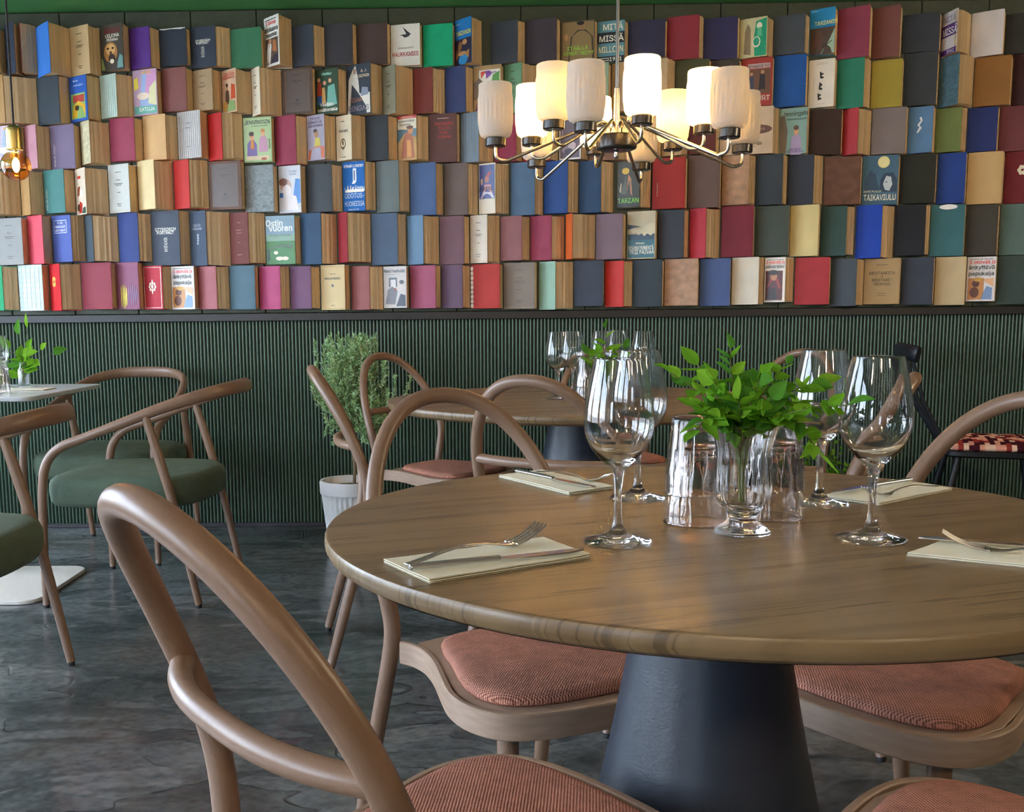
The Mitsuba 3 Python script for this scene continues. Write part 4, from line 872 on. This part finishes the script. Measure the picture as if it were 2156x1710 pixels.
for ri, row in enumerate(BOOKS.strip().split('#')):
    lst = [l.split() for l in row.strip().split('\n')]
    for bi, L in enumerate(lst):
        x0, x1, x2, zt, zb, d = (float(a) / 1000 for a in L[:6])
        col, art = L[6], L[7]
        desc = colour_word(col) + ' ' + ('open book with ' + WORDS[art] if art in WORDS else _lib.choice(('cloth-bound open book', 'open hardback book', 'plain open book')))
        side = nth(bi + 1) + ' from left' if bi < (len(lst) + 1) // 2 else nth(len(lst) - bi) + ' from right'
        key = thing('book', ' '.join(('%s, %s, %s row' % (desc, side, ROWS[ri])).split()[:16]), 'book', 'open books screwed to the back wall')
        flat = art in ART and isinstance(ART[art], list)
        cv = Cover(x0, x1, zt, zb, d, _lib.uniform(.001, .003) if flat else _lib.uniform(.003, .008))
        base = rgb(col)
        m, c = board(cv, base, worn=.25)
        if art.startswith('marb') or art == 'lea':
            m, c = board(cv, base, 22, 26)
            a = meshkit.fbm(m.vertices * (120 if art != 'lea' else 45), 3, bi)[:, None]
            c = base[None] * (.45 + 1.1 * a) if art != 'lea' else base[None] * (.6 + .8 * a)
        part(key, 'cover', m, 'book_cloth', True, color=np.clip(c, 0, .9))
        if flat:
            m, c = art_mesh(cv, ART[art])
            part(key, 'cover_print', m, 'book_print', False, color=c)
        # pages: a wedge under the cover, its open side ribbed where the pages part
        zt2, zb2 = zt - .004, zb + .004
        k = 12
        t = np.linspace(0, 1, k)
        deep = abs(x2 - x1) + .004
        jit = np.array([_lib.uniform(-1, 1) for _ in t]) * min(.003, deep * .06)
        bow = .10 * min(deep, d)
        px = x1 - .0015 + (x2 - x1 + .0015) * t
        py = (d - .0035) * (1 - t) + .015 * t + bow * np.sin(pi * t) + jit * np.sin(pi * t)
        cut = np.floor(t * _lib.choice((2, 3, 3, 4)) + _lib.random()) * _lib.uniform(-.002, .002)
        sec = [(x0 + .001, .0155)] + list(zip(px, py)) + [(x2, .0125), (x0 + .001, .0125)]
        v, f, uv = [], [], []
        for q, (ax, ay) in enumerate(sec):
            o = cut[q - 1] if 1 <= q <= k else 0
            v += [(ax, D - ay, zb2 + o), (ax, D - ay, zt2 + o)]
            uv += [((q + bi) * .09, 0), ((q + bi) * .09, .2)]
        n = len(sec)
        for q in range(n):
            a, b = 2 * q, 2 * ((q + 1) % n)
            f += [(a, b, b + 1), (a, b + 1, a + 1)]
        c0 = len(v)
        cx, cy = np.mean([s[0] for s in sec]), np.mean([s[1] for s in sec])
        v += [(cx, D - cy, zb2), (cx, D - cy, zt2)]
        uv += [(bi * .3, 0), (bi * .3 + .4, .2)]
        for q in range(n):
            a, b = 2 * q, 2 * ((q + 1) % n)
            f += [(c0, b, a), (c0 + 1, a + 1, b + 1)]
        m = M(v, f)
        if m.volume < 0: m.invert()
        part(key, 'page_block', m, 'pages', False, uv=np.array(uv))
        bm, bc = box(x0, x2, D - .0125, D - .012, zb, zt), None
        part(key, 'back_cover', bm, 'book_cloth', False, color=np.tile(base * .9, (len(bm.vertices), 1)))

# ------------------------------------------------------------------ chandelier
CHX, CHY, CHZ = .463, 3.30, 1.505
k = thing('chandelier', 'twelve-armed chandelier with opal glass shades over the far table', 'chandelier')
t0 = place(CHX, CHY)
part(k, 'hub', lathe([(0, CHZ), (.050, CHZ), (.060, CHZ + .004), (.0625, CHZ + .010), (.0625, CHZ + .038), (.059, CHZ + .045), (0, CHZ + .045)], 40), 'cap_black', 35, to=t0, label='black drum hub')
part(k, 'finial', lathe([(0, CHZ - .026), (.007, CHZ - .023), (.0085, CHZ - .015), (.006, CHZ - .006), (.009, CHZ), (0, CHZ)], 20), 'chrome', True, to=t0)
part(k, 'rod', lathe([(0, CHZ + .045), (.0055, CHZ + .045), (.0055, ZC - .03), (0, ZC - .03)], 16), 'chrome', 40, to=t0)
part(k, 'sleeve', lathe([(.0056, CHZ + .045), (.0095, CHZ + .047), (.0095, CHZ + .185), (.0056, CHZ + .188)], 18), 'nickel', 40, to=t0)
part(k, 'ceiling_rose', lathe([(0, ZC - .05), (.02, ZC - .048), (.055, ZC - .012), (.058, ZC), (0, ZC)], 32), 'cap_black', 40, to=t0)
def shade_r(th, z, r):
    q = np.clip((z - .034) / .005, 0, 1) * np.clip((.124 - z) / .005, 0, 1)
    s = np.where((z * 1000).astype(int) % 2 == 0, 1, 1)
    a = np.abs(np.cos(th * 12 + (z - .078) * 14)) * np.abs(np.cos(th * 12 - (z - .078) * 14))
    return r + q * (.0003 + .0022 * a)
sp_ = [(.020, 0), (.036, .001), (.045, .006), (.0495, .016), (.0510, .030)] + [(.0512, z) for z in np.linspace(.034, .122, 13)] + [(.0508, .126), (.0506, .150), (.0500, .1560), (.0475, .1585)]
sh = lathe(sp_, 160, rfn=shade_r)
SH = mikit.ply(sh, 'opal', smooth=True)
CAP = mikit.ply(lathe([(0, -.026), (.028, -.026), (.0315, -.023), (.0315, -.002), (.029, .001), (0, .001)], 32), 'cap_black', smooth=35)
BULB = mikit.ply(trimesh.creation.icosphere(2, .021).apply_transform(np.diag([1, 1, 1.5, 1])), None, smooth=True)
LIT = {1, 3, 5, 9, 11, 7}
DIM = set()
SHADES = [(0.089, 3.238, 1.536, 0), (0.256, 3.133, 1.566, 0.07), (0.327, 2.932, 1.523, 0), (0.497, 3.038, 1.559, 1), (0.733, 2.994, 1.513, 0), (0.71, 3.205, 1.56, 1), (0.866, 3.362, 1.527, 0), (0.668, 3.467, 1.554, 0.2), (0.601, 3.668, 1.519, 0), (0.431, 3.562, 1.556, 1), (0.238, 3.606, 1.524, 0), (0.209, 3.395, 1.563, 1)]
for i, (sx, sy, sz, lit) in enumerate(SHADES):
    a = math.atan2(sy - CHY, sx - CHX)
    e = np.array([math.cos(a), math.sin(a)])
    h0 = np.array([CHX, CHY])
    R = math.hypot(sx - CHX, sy - CHY)
    P = lambda r, z: (h0[0] + e[0] * r, h0[1] + e[1] * r, z)
    zt = CHZ + .045
    path = spline([P(.034, zt - .004), P(.034, zt + .018), P(.040, zt + .030), P(.056, zt + .033), P(.085, zt + .026), P(R - .060, sz - .056), P(R - .028, sz - .066), P(R - .006, sz - .060), P(R, sz - .044), P(R, sz - .026)], 5)
    ak = part(k, 'arm', tube(path, .0052, 10), 'nickel', True, label='bent nickel arm')
    ts = place(sx, sy, sz, i * 17)
    part(ak, 'cap', CAP, None, to=ts)
    part(ak, 'shade', SH, None, to=ts, label='lit opal glass shade' if lit else 'unlit opal glass shade')
    if lit:
        b = dict(BULB)
        b['emitter'] = {'type': 'area', 'radiance': V(np.array((1.0, .56, .17)) * LAMP * lit)}
        part(ak, 'bulb', b, None, to=place(sx, sy, sz + .078))
# ------------------------------------------------------------------ amber globe pendant
k = thing('globe_pendant', 'amber globe bulb hanging from a brass socket at the left edge', 'pendant lamp')
t = place(-1.447, 3.40)
part(k, 'cord', tube([(-1.447, 3.40, 1.62), (-1.447, 3.40, ZC)], .0032, 8), 'rubber', True)
part(k, 'socket', lathe([(0, 1.545), (.0255, 1.545), (.0265, 1.549), (.0265, 1.600), (.024, 1.612), (.010, 1.622), (0, 1.624)], 32), 'brass', 35, to=t, label='brushed brass socket')
a = np.linspace(.58, pi, 28)
part(k, 'globe', lathe([(.047 * math.sin(q), 1.495 + .047 * math.cos(q)) for q in a[:-1]] + [(0, 1.448)], 40), 'amber_glass', True, to=t, label='amber glass globe')
fm = mikit.ply(trimesh.creation.icosphere(2, .0115).apply_transform(np.diag([1, 1, 2.0, 1])), None, smooth=True)
fm['emitter'] = {'type': 'area', 'radiance': V((8, 4.5, 1.2))}
part(k, 'filament', fm, None, to=place(-1.447, 3.40, 1.497))
part(k, 'filament_post', lathe([(0, 1.52), (.006, 1.52), (.006, 1.545), (0, 1.545)], 10), 'brass', 40, to=t)

# ------------------------------------------------------------------ the other lamps of the room, behind and beside the camera
gm = mikit.ply(trimesh.creation.icosphere(3, .11), None, smooth=True)
for i, (gx, gy, gz) in enumerate(ROOM_GLOBES):
    k = thing('room_globe', 'opal globe lamp outside the picture, ' + ('behind the camera to the right', 'right behind the camera', 'behind the camera to the left', 'by the right wall')[i], 'pendant lamp')
    gm['emitter'] = {'type': 'area', 'radiance': V(np.array(GLOBE) * (2.2 if i == 3 else 1.0))}
    part(k, 'globe', gm, None, to=place(gx, gy, gz))
    part(k, 'cord', tube([(gx, gy, gz + .109), (gx, gy, ZC)], .004, 8), 'rubber', True)

# ------------------------------------------------------------------ glassware
def glass_profile(out, wall, floor_z):
    """A closed profile: the outer points from the axis up to the rim, then the inside back down to the axis."""
    o = np.asarray(out, float)
    return o
def bowl():
    # wine glass: foot, stem, bowl outside, rim, bowl inside
    foot = [(0, 0), (.036, 0), (.0385, .0008), (.0390, .0018), (.0375, .0030), (.030, .0045), (.020, .0068), (.0120, .0105), (.0078, .0155), (.0058, .022), (.0046, .032), (.0042, .048), (.0045, .062), (.0056, .075), (.0075, .083)]
    outer = spline([(.0075, .083), (.0125, .0885), (.0205, .0960), (.0300, .1075), (.0370, .1210), (.0398, .1370), (.0388, .1560), (.0355, .1760), (.0318, .1940), (.0283, .2100)], 5)[1:]
    rim = [(.0280, .2106), (.0275, .2100)]
    inner = spline([(.0275, .2100), (.0310, .1940), (.0347, .1760), (.0380, .1560), (.0390, .1370), (.0361, .1215), (.0288, .1085), (.0190, .0985), (.0095, .0930), (0, .0915)], 5)[1:]
    return np.vstack([foot, outer, rim, inner])
WG = mikit.ply(lathe(bowl(), 72), 'glass', smooth=50)
def wine_glass(x, y, z, label, group='wine glasses'):
    k = thing('wine_glass', label, 'wine glass', group)
    put(k, WG, place(x, y, z))
for (x, y), l in zip(((.171, 1.174), (.463, 1.179), (.240, 1.459), (.479, 1.405)), ('large clear wine glass, front left on the near oak table', 'large clear wine glass, front right on the near oak table', 'clear wine glass behind the front left one on the near table', 'clear wine glass behind the leafy bouquet on the near table')):
    wine_glass(x, y, .7402, l)
for (x, y), l in zip(((.284, 3.28), (.345, 3.42), (.440, 3.41), (.566, 3.36), (.510, 3.53)), ('wine glass farthest left on the far table', 'second wine glass from the left on the far table', 'wine glass behind the green herbs on the far table, left of two', 'wine glass farthest right of those seen on the far table', 'wine glass behind the green herbs on the far table, right of two')):
    wine_glass(x, y, .7402, l)
wine_glass(-1.897, 4.18, .7335, 'wine glass on the pale stone table, cut by the left edge')
# tumblers stand upside down, two in each stack
def tumbler():
    h = .098
    rf = lambda th, z, r: r * (1 - .020 * np.clip((z - .018) / .02, 0, 1) * np.abs(np.sin(th * 6)))
    o = [(.0395, 0), (.0405, .0008)] + [(.0400 - .0075 * q ** 1.2 + .0013 * math.exp(-((q * .092 - .0265) / .004) ** 2), .001 + q * (h - .006)) for q in np.linspace(.02, 1, 12)] + [(.0310, h - .002), (.0285, h), (0, h)]
    i = [(0, h - .010), (.0275, h - .010), (.0295, h - .013)] + [(.0375 - .0075 * q ** 1.2, .001 + q * (h - .020)) for q in np.linspace(1, .02, 10)]
    return lathe(np.array(o + i), 60, closed=True, rfn=rf)
tm = tumbler()
TB = mikit.ply(tm, 'pink_glass', smooth=50)
def stack(x, y, z, where, s=1.0):
    for i, w in enumerate(('lower', 'upper')):
        k = thing('tumbler', '%s upside-down pinkish tumbler of the stack %s' % (w, where), 'tumbler', 'upside-down tumblers')
        put(k, TB, place(x, y, z + i * .0365, i * 14) @ T().scale([s, s, s]))
stack(.286, 1.287, .7402, 'left of the bouquet on the near table')
stack(.389, 1.318, .7402, 'right behind the bouquet vase on the near table')
stack(.377, 3.30, .7402, 'beside the herbs on the far table')
stack(-1.745, 3.83, .7335, 'on the pale stone table at the left edge')
# cut-glass footed vase
def vase_mesh():
    o = [(0, 0), (.029, 0), (.0305, .002), (.0295, .005), (.022, .010), (.0165, .015), (.0150, .019), (.0180, .026), (.0265, .036), (.0315, .046), (.0315, .060), (.0300, .080), (.0310, .095), (.0345, .110), (.0385, .120)]
    i = [(.0365, .1205), (.0325, .110), (.0285, .095), (.0275, .080), (.0285, .060), (.0280, .048), (.0225, .036), (.0120, .031), (0, .030)]
    def rf(th, z, r):
        a = .05 * np.abs(np.sin(th * 9)) * np.clip((z - .02) / .02, .6, 1) + .02 * np.cos(th * 27) * np.clip((z - .09) / .01, 0, 1)
        return r * (1 - a * np.where(r > .004, 1, 0))
    prof = np.vstack([spline(o, 3), spline(i, 2)])
    prof[:, 0] = np.maximum(prof[:, 0], 0)
    prof[0] = (0, 0); prof[-1] = (0, .030)
    prof[:, 1] = np.maximum(prof[:, 1], 0)
    prof[:, 1] = np.where(prof[:, 1] > .03, .03 + (prof[:, 1] - .03) * 1.12, prof[:, 1])
    return lathe(prof, 100, rfn=rf)
vk = thing('glass_vase', 'small cut-glass footed vase holding green sprigs on the near table', 'vase')
put(vk, mikit.ply(vase_mesh(), 'glass', smooth=35), place(.326, 1.22, .7402) @ T().scale([1.06, 1.06, 1.0]))
vk = thing('glass_vase', 'small clear vase of herbs on the far table', 'vase')
put(vk, mikit.ply(lathe([(0, 0), (.024, 0), (.026, .003), (.026, .06), (.020, .078), (.022, .092), (.0205, .092), (.0185, .078), (.0235, .06), (.0235, .008), (0, .006)], 40), 'glass', smooth=40), place(.445, 3.29, .7402))
vk = thing('glass_jar', 'small clear bottle of leaves on the pale stone table', 'vase')
put(vk, mikit.ply(lathe([(0, 0), (.024, 0), (.0255, .003), (.0255, .065), (.017, .080), (.0155, .086), (.018, .090), (.018, .098), (.0160, .098), (.0135, .086), (.0150, .080), (.0230, .063), (.0230, .006), (0, .005)], 40), 'glass', smooth=40), place(-1.856, 4.305, .7335))

# ------------------------------------------------------------------ leaves
def leaf_mesh(l, w, fold, curl, tip=1.0):
    n = 9
    t = np.linspace(0, 1, n)
    wd = w * np.sin(pi * t ** .80) ** .85 * (1 - .25 * t ** 3)
    v = []
    for q, ww in zip(t, wd):
        zc = curl * l * q * q
        for s in (-1, -.5, 0, .5, 1):
            v.append((q * l, s * ww / 2, zc + fold * abs(s) * ww / 2 - (.04 * w if s == 0 else 0)))
    return M(v, grid_faces(n, 5))
LEAF = [[mikit.ply(leaf_mesh(l, w, fo, cu), 'leaf_%d' % b, smooth=True) for b in range(3)] for l, w, fo, cu in ((.026, .0165, .35, -.15), (.030, .0175, .25, .10), (.023, .0150, .45, -.30), (.027, .0185, .15, -.05), (.020, .0120, .30, .15))]
def frame_to(p, d, n, s=1.0):
    d = np.asarray(d, float); d /= np.linalg.norm(d)
    n = np.asarray(n, float); n = n - d * (n @ d); n /= np.linalg.norm(n)
    b = np.cross(n, d)
    m = np.eye(4); m[:3, 0], m[:3, 1], m[:3, 2], m[:3, 3] = d * s, b * s, n * s, p
    return T(m)
def sprigs(key, twigs, size, stem_r, lean=(0, -.35, .9), first=.28):
    tubes = []
    for pts, k in twigs:
        P = spline(pts, 8)
        tubes.append(tube(P, np.linspace(stem_r, stem_r * .5, len(P)), 6))
        L = len(P)
        for j in range(k):
            q = first + (1 - first) * (j + .3 * rng.random()) / k if j < k - 1 else 1.0
            i = min(int(q * (L - 1)), L - 1)
            p = P[i]
            d = P[min(i + 1, L - 1)] - P[max(i - 1, 0)]
            d /= np.linalg.norm(d)
            side = np.cross(d, np.asarray(lean, float)); side /= np.linalg.norm(side) + 1e-9
            up = np.asarray(lean, float) + rng.normal(0, .45, 3)
            o = d * (.45 if j < k - 1 else 1.2) + side * (1 if j % 2 else -1) * (.9 if j < k - 1 else .1) + rng.normal(0, .22, 3)
            sh = LEAF[rng.integers(len(LEAF))][rng.choice(3, p=[.45, .3, .25])]
            part(key, 'leaf', sh, None, to=frame_to(p, o, up, size * rng.uniform(.82, 1.15) * (1 - .12 * q)))
    part(key, 'stems', cat(tubes), 'twig', True)
TWIGS = [([[0.322, 1.22, 0.853], [0.313, 1.22, 0.895], [0.306, 1.22, 0.959]], 13), ([[0.316, 1.22, 0.853], [0.286, 1.214, 0.895], [0.236, 1.21, 0.932]], 9), ([[0.316, 1.22, 0.853], [0.297, 1.238, 0.905], [0.276, 1.25, 0.939]], 8), ([[0.314, 1.22, 0.85], [0.281, 1.19, 0.884], [0.259, 1.17, 0.87]], 9), ([[0.327, 1.22, 0.852], [0.348, 1.238, 0.899], [0.381, 1.25, 0.94]], 10), ([[0.33, 1.22, 0.852], [0.355, 1.15, 0.889], [0.4, 1.095, 0.903]], 11), ([[0.33, 1.22, 0.852], [0.369, 1.232, 0.899], [0.416, 1.24, 0.918]], 10), ([[0.333, 1.22, 0.85], [0.371, 1.202, 0.879], [0.403, 1.19, 0.842]], 11), ([[0.325, 1.22, 0.853], [0.327, 1.202, 0.896], [0.336, 1.19, 0.93]], 10), ([[0.319, 1.22, 0.853], [0.294, 1.202, 0.902], [0.282, 1.19, 0.925]], 9), ([[0.325, 1.22, 0.85], [0.333, 1.184, 0.881], [0.339, 1.16, 0.905]], 9), ([[0.327, 1.22, 0.85], [0.344, 1.184, 0.876], [0.361, 1.16, 0.883]], 9), ([[0.316, 1.22, 0.85], [0.281, 1.19, 0.881], [0.26, 1.17, 0.899]], 9), ([[0.322, 1.22, 0.853], [0.331, 1.25, 0.892], [0.333, 1.27, 0.925]], 10), ([[0.327, 1.22, 0.852], [0.363, 1.25, 0.892], [0.409, 1.27, 0.89]], 9), ([[0.321, 1.22, 0.85], [0.312, 1.184, 0.881], [0.302, 1.16, 0.905]], 9)]
bk = thing('bouquet', 'bushy bouquet of bright green leafy sprigs in the near vase', 'plant')
extra = []
for pts, k in TWIGS:
    base = np.array(pts[0])
    pts = [[.326 + (base[0] - .326) * .25, 1.22, .778], base.tolist()] + pts[1:]
    extra.append((pts, int(k * 1.75)))
sprigs(bk, extra, 1.18, .0013, first=.42)
FAR_TWIGS = [[[0.437, 3.3, 0.813], [0.437, 3.3, 0.962]], [[0.437, 3.3, 0.813], [0.413, 3.27, 0.896]], [[0.437, 3.3, 0.813], [0.496, 3.3, 0.895]], [[0.43, 3.3, 0.813], [0.382, 3.31, 0.88]], [[0.437, 3.3, 0.813], [0.452, 3.25, 0.882]], [[0.433, 3.3, 0.813], [0.379, 3.26, 0.853]]]
bk = thing('herb_bunch', 'small bunch of green herbs in the vase on the far table', 'plant')
sprigs(bk, [([[.445, 3.29, .76], a, b], 13) for a, b in FAR_TWIGS], 1.8, .0014)
SIDE_TWIGS = [[[-1.854, 4.308, 0.816], [-1.824, 4.3, 0.974]], [[-1.854, 4.308, 0.816], [-1.849, 4.27, 0.945]], [[-1.854, 4.308, 0.816], [-1.768, 4.28, 0.885]], [[-1.854, 4.308, 0.816], [-1.724, 4.3, 0.867]], [[-1.854, 4.308, 0.816], [-1.905, 4.3, 0.886]], [[-1.854, 4.308, 0.816], [-1.805, 4.25, 0.887]]]
bk = thing('leaf_sprig', 'pale green leaf sprig in the bottle on the pale stone table', 'plant')
sprigs(bk, [([[-1.856, 4.305, .745], a, b], 5) for a, b in SIDE_TWIGS], 2.7, .0016, lean=(0, -.8, .5))

# ------------------------------------------------------------------ napkins and cutlery
def napkin(corners, z, label):
    k = thing('napkin', label, 'napkin', 'folded paper napkins')
    c = np.array(corners, float)
    n, m = 13, 7
    for ply_ in range(3):
        v = []
        for a in np.linspace(0, 1, n):
            for b in np.linspace(0, 1, m):
                e = .006 * ply_
                A, B = e * .4 + a * (1 - e * .6), b * (1 - e * .35)
                p = (1 - A) * (1 - B) * c[0] + A * (1 - B) * c[1] + A * B * c[2] + (1 - A) * B * c[3]
                lift = .0003 + .0016 * ply_ + .0012 * ply_ * (meshkit.noise([[p[0] * 22, p[1] * 22, 3.0 + ply_ * .1]])[0] - .25) + .0012 * (abs(b - .5) * 2) ** 6 * (a * .3) * ply_
                v.append((p[0], p[1], z + lift))
        top = np.array(v)
        bot = top - [0, 0, .0012]
        bot[:, 2] = np.maximum(bot[:, 2], z + .0001)
        F = np.array(grid_faces(n, m)); N = n * m
        rim = [i * m for i in range(n)] + [(n - 1) * m + j for j in range(1, m)] + [i * m + m - 1 for i in range(n - 2, -1, -1)] + [j for j in range(m - 2, 0, -1)]
        side = [q for i, a in enumerate(rim) for q in ((a, a + N, rim[(i + 1) % len(rim)]), (a + N, rim[(i + 1) % len(rim)] + N, rim[(i + 1) % len(rim)]))]
        mm = M(np.vstack([top, bot]), np.vstack([F, F[:, ::-1] + N, side]))
        part(k, 'fold', mm, 'napkin_paper', 30)
def ribbon(path, width, thick, n=10):
    """A flat bar along a path, rounded across."""
    p = np.asarray(path, float)
    return tube(p, np.asarray(width) / 2, 12, ry=np.asarray(thick) / 2, up=(0, 0, 1))
def fork_mesh():
    x = np.array([0, .02, .05, .08, .11, .125, .135, .146, .155])
    z = np.array([.0035, .0055, .0095, .0110, .0085, .0055, .0035, .0030, .0038])
    w = np.array([.0095, .0115, .0095, .0072, .0058, .0062, .0120, .0205, .0225])
    P = spline(np.column_stack([x, 0 * x, z]), 4)
    W = np.interp(P[:, 0], x, w)
    ms = [ribbon(P, W, np.full(len(P), .0026))]
    for s in (-1, -1 / 3, 1 / 3, 1):
        q = np.linspace(0, 1, 8)
        ms.append(tube(np.column_stack([.150 + .048 * q, s * (.0092 - .0004 * q), .0036 + .0030 * q + .0135 * q ** 2.2]), np.linspace(.0019, .0011, 8), 8, ry=np.linspace(.0014, .0009, 8)))
    return cat(ms)
def knife_mesh():
    h = ribbon(spline([(0, 0, .0042), (.01, 0, .0045), (.06, 0, .0045), (.095, 0, .0042), (.105, 0, .0038)], 5), np.interp(np.linspace(0, 1, 21), [0, .1, .6, 1], [.0085, .0115, .0100, .0085]), np.full(21, .0065))
    pl = [(.103, -.004), (.118, -.0075), (.16, -.0095), (.19, -.0085), (.208, -.003), (.212, .003), (.19, .0052), (.14, .0055), (.103, .0045)]
    from shapely.geometry import Polygon
    b = trimesh.creation.extrude_polygon(Polygon(pl), .0016, engine='earcut')
    b.apply_translation([0, 0, .0026])
    return h, b
FORK = mikit.ply(fork_mesh(), 'steel', smooth=40)
_kh, _kb = knife_mesh()
KH, KB = mikit.ply(_kh, 'steel', smooth=40), mikit.ply(_kb, 'steel', smooth=25)
def along(a, b, z, length, tilt=0.0):
    s = math.hypot(b[0] - a[0], b[1] - a[1]) / length
    return T().translate([a[0], a[1], z]).rotate([0, 0, 1], math.degrees(math.atan2(b[1] - a[1], b[0] - a[0]))).rotate([0, 1, 0], tilt).scale([s, s, s])
def setting(nap, kn, fo, z, where):
    napkin(nap, z, 'cream folded napkin ' + where)
    k = thing('knife', 'steel table knife on the napkin ' + where, 'knife', 'table knives')
    t = along(*kn, z + .0050, .212)
    part(k, 'handle', KH, None, to=t); part(k, 'blade', KB, None, to=t)
    k = thing('fork', 'steel fork, tines up, on the napkin ' + where, 'fork', 'forks')
    put(k, FORK, along(*fo, z + .0052, .198))
Z = .7402
setting([(-.091, 1.075), (-.039, .987), (.130, 1.092), (.087, 1.182)], ((-.060, 1.018), (.125, 1.100)), ((-.064, 1.032), (.082, 1.162)), Z, 'at the front left of the near table')
setting([(.049, 1.664), (.146, 1.487), (.219, 1.543), (.122, 1.718)], ((.079, 1.678), (.186, 1.514)), ((.112, 1.672), (.212, 1.555)), Z, 'at the back left of the near table')
setting([(.709, 1.510), (.652, 1.584), (.498, 1.453), (.554, 1.387)], ((.669, 1.560), (.512, 1.452)), ((.683, 1.500), (.545, 1.412)), Z, 'at the back right of the near table')
setting([(.660, .985), (.700, 1.075), (.538, 1.157), (.468, 1.093)], ((.690, 1.060), (.505, 1.150)), ((.680, 1.020), (.512, 1.108)), Z, 'at the right border of the near table')
setting([(-1.86, 3.98), (-1.86, 4.10), (-1.64, 4.10), (-1.64, 3.98)], ((-1.66, 4.03), (-1.85, 4.02)), ((-1.67, 4.07), (-1.84, 4.07)), .7332, 'on the pale stone table')

# ------------------------------------------------------------------ rosemary in a white fluted pot
PX, PY = -.515, 4.50
k = thing('rosemary_plant', 'tall bushy rosemary growing in the white fluted pot', 'plant')
def pot_r(th, z, r):
    return r * (1 - .055 * np.abs(np.sin(th * 17)) * np.clip((z - .04) / .02, 0, 1) * np.clip((.238 - z) / .006, 0, 1))
pk = thing('flower_pot', 'white fluted plant pot on the floor by the slatted wall', 'plant pot')
pot = lathe(np.vstack([[(0, 0), (.075, 0), (.088, .006), (.100, .03)], [(.112 - .000 + .022 * q, .05 + .185 * q) for q in np.linspace(0, 1, 14)], [(.139, .240), (.140, .246), (.141, .290), (.138, .296), (.127, .296), (.125, .285), (.122, .262)]]), 136, rfn=pot_r)
put(pk, mikit.ply(pot, 'pot_white', smooth=35), place(PX, PY))
part(k, 'soil', lathe([(0, .270), (.06, .268), (.1215, .262), (.1215, .255), (0, .255)], 40), 'soil', 35, to=place(PX, PY))
r2 = np.random.default_rng(3)
part(k, 'trunk', tube(spline([(PX + .01, PY, .255), (PX + .015, PY, .36), (PX + .005, PY, .46), (PX, PY, .54)], 5), np.linspace(.007, .009, 16), 10), 'bark', True)
br, nv, nf, cnt = [], [], [], 0
def needle(p, d, l, w):
    global cnt
    w *= 1.35
    d = d / np.linalg.norm(d)
    s = np.cross(d, r2.normal(0, 1, 3)); s /= np.linalg.norm(s)
    nv.extend([p - s * w, p + s * w, p + d * l * .55 + s * w * 1.1, p + d * l, p + d * l * .55 - s * w * 1.1])
    nf.extend([(cnt, cnt + 1, cnt + 2), (cnt, cnt + 2, cnt + 4), (cnt + 4, cnt + 2, cnt + 3)]); cnt += 5
for i in range(330):
    z0 = .46 + .14 * r2.random()
    a = r2.random() * 2 * pi
    up = r2.random()
    cen = np.array([PX + .02, PY, .50 + .18 * r2.random()])
    if up > .42:
        end = np.array([PX + .005 + r2.normal(0, .072), PY + r2.normal(0, .07), .93 - .30 * r2.random() ** 1.3])
    else:
        end = np.array([PX + .035 + .15 * math.cos(a) * math.sqrt(r2.random()), PY - .02 + .13 * math.sin(a) * math.sqrt(r2.random()), .46 + .26 * r2.random()])
    mid = (cen + end) / 2 + np.array([(end[0] - PX) * .35, (end[1] - PY) * .35, -.02])
    P = spline([cen, mid, end], 9)
    br.append(tube(P, np.linspace(.0022, .0010, len(P)), 5))
    L = np.linalg.norm(np.diff(P, axis=0), axis=1).sum()
    for q in np.linspace(.2, 1, int(L / .0042)):
        j = q * (len(P) - 1); i0 = min(int(j), len(P) - 2)
        p = P[i0] + (P[i0 + 1] - P[i0]) * (j - i0)
        tdir = P[i0 + 1] - P[i0]; tdir /= np.linalg.norm(tdir)
        for _ in range(2):
            needle(p, tdir * .8 + r2.normal(0, .62, 3), r2.uniform(.014, .024), .00115)
# one long sprig to the right
P = spline([(PX + .1, PY - .05, .60), (PX + .19, PY - .06, .63), (PX + .255, PY - .06, .69), (PX + .268, PY - .06, .755)], 9)
br.append(tube(P, np.linspace(.002, .001, len(P)), 5))
for p, q in zip(P[:-1], P[1:]):
    for _ in range(5): needle(p + (q - p) * r2.random(), (q - p) / np.linalg.norm(q - p) * .8 + r2.normal(0, .6, 3), .02, .0012)
part(k, 'branches', cat(br), 'bark', True)
part(k, 'needles', M(nv, nf), 'needles', False, kind='stuff')
# a low leafy plant half hidden behind the far right chair legs
k = thing('low_plant', 'low dark leafy plant behind the chair legs on the right', 'plant')
tw = []
for i in range(16):
    a = r2.random() * 2 * pi
    c = np.array([1.60, 4.62, .16])
    tw.append(([c.tolist(), (c + [.06 * math.cos(a), .05 * math.sin(a), .12]).tolist(), (c + [.13 * math.cos(a), .12 * math.sin(a), .16 + .16 * r2.random()]).tolist()], 7))
sprigs(k, tw, 1.3, .0016)
pk = thing('small_plant_pot', 'small dark pot of the low leafy plant on the right', 'plant pot')
put(pk, mikit.ply(lathe([(0, 0), (.06, 0), (.085, .15), (.085, .17), (.078, .17), (.075, .155), (0, .155)], 40), 'black_paint', smooth=35), place(1.60, 4.62))
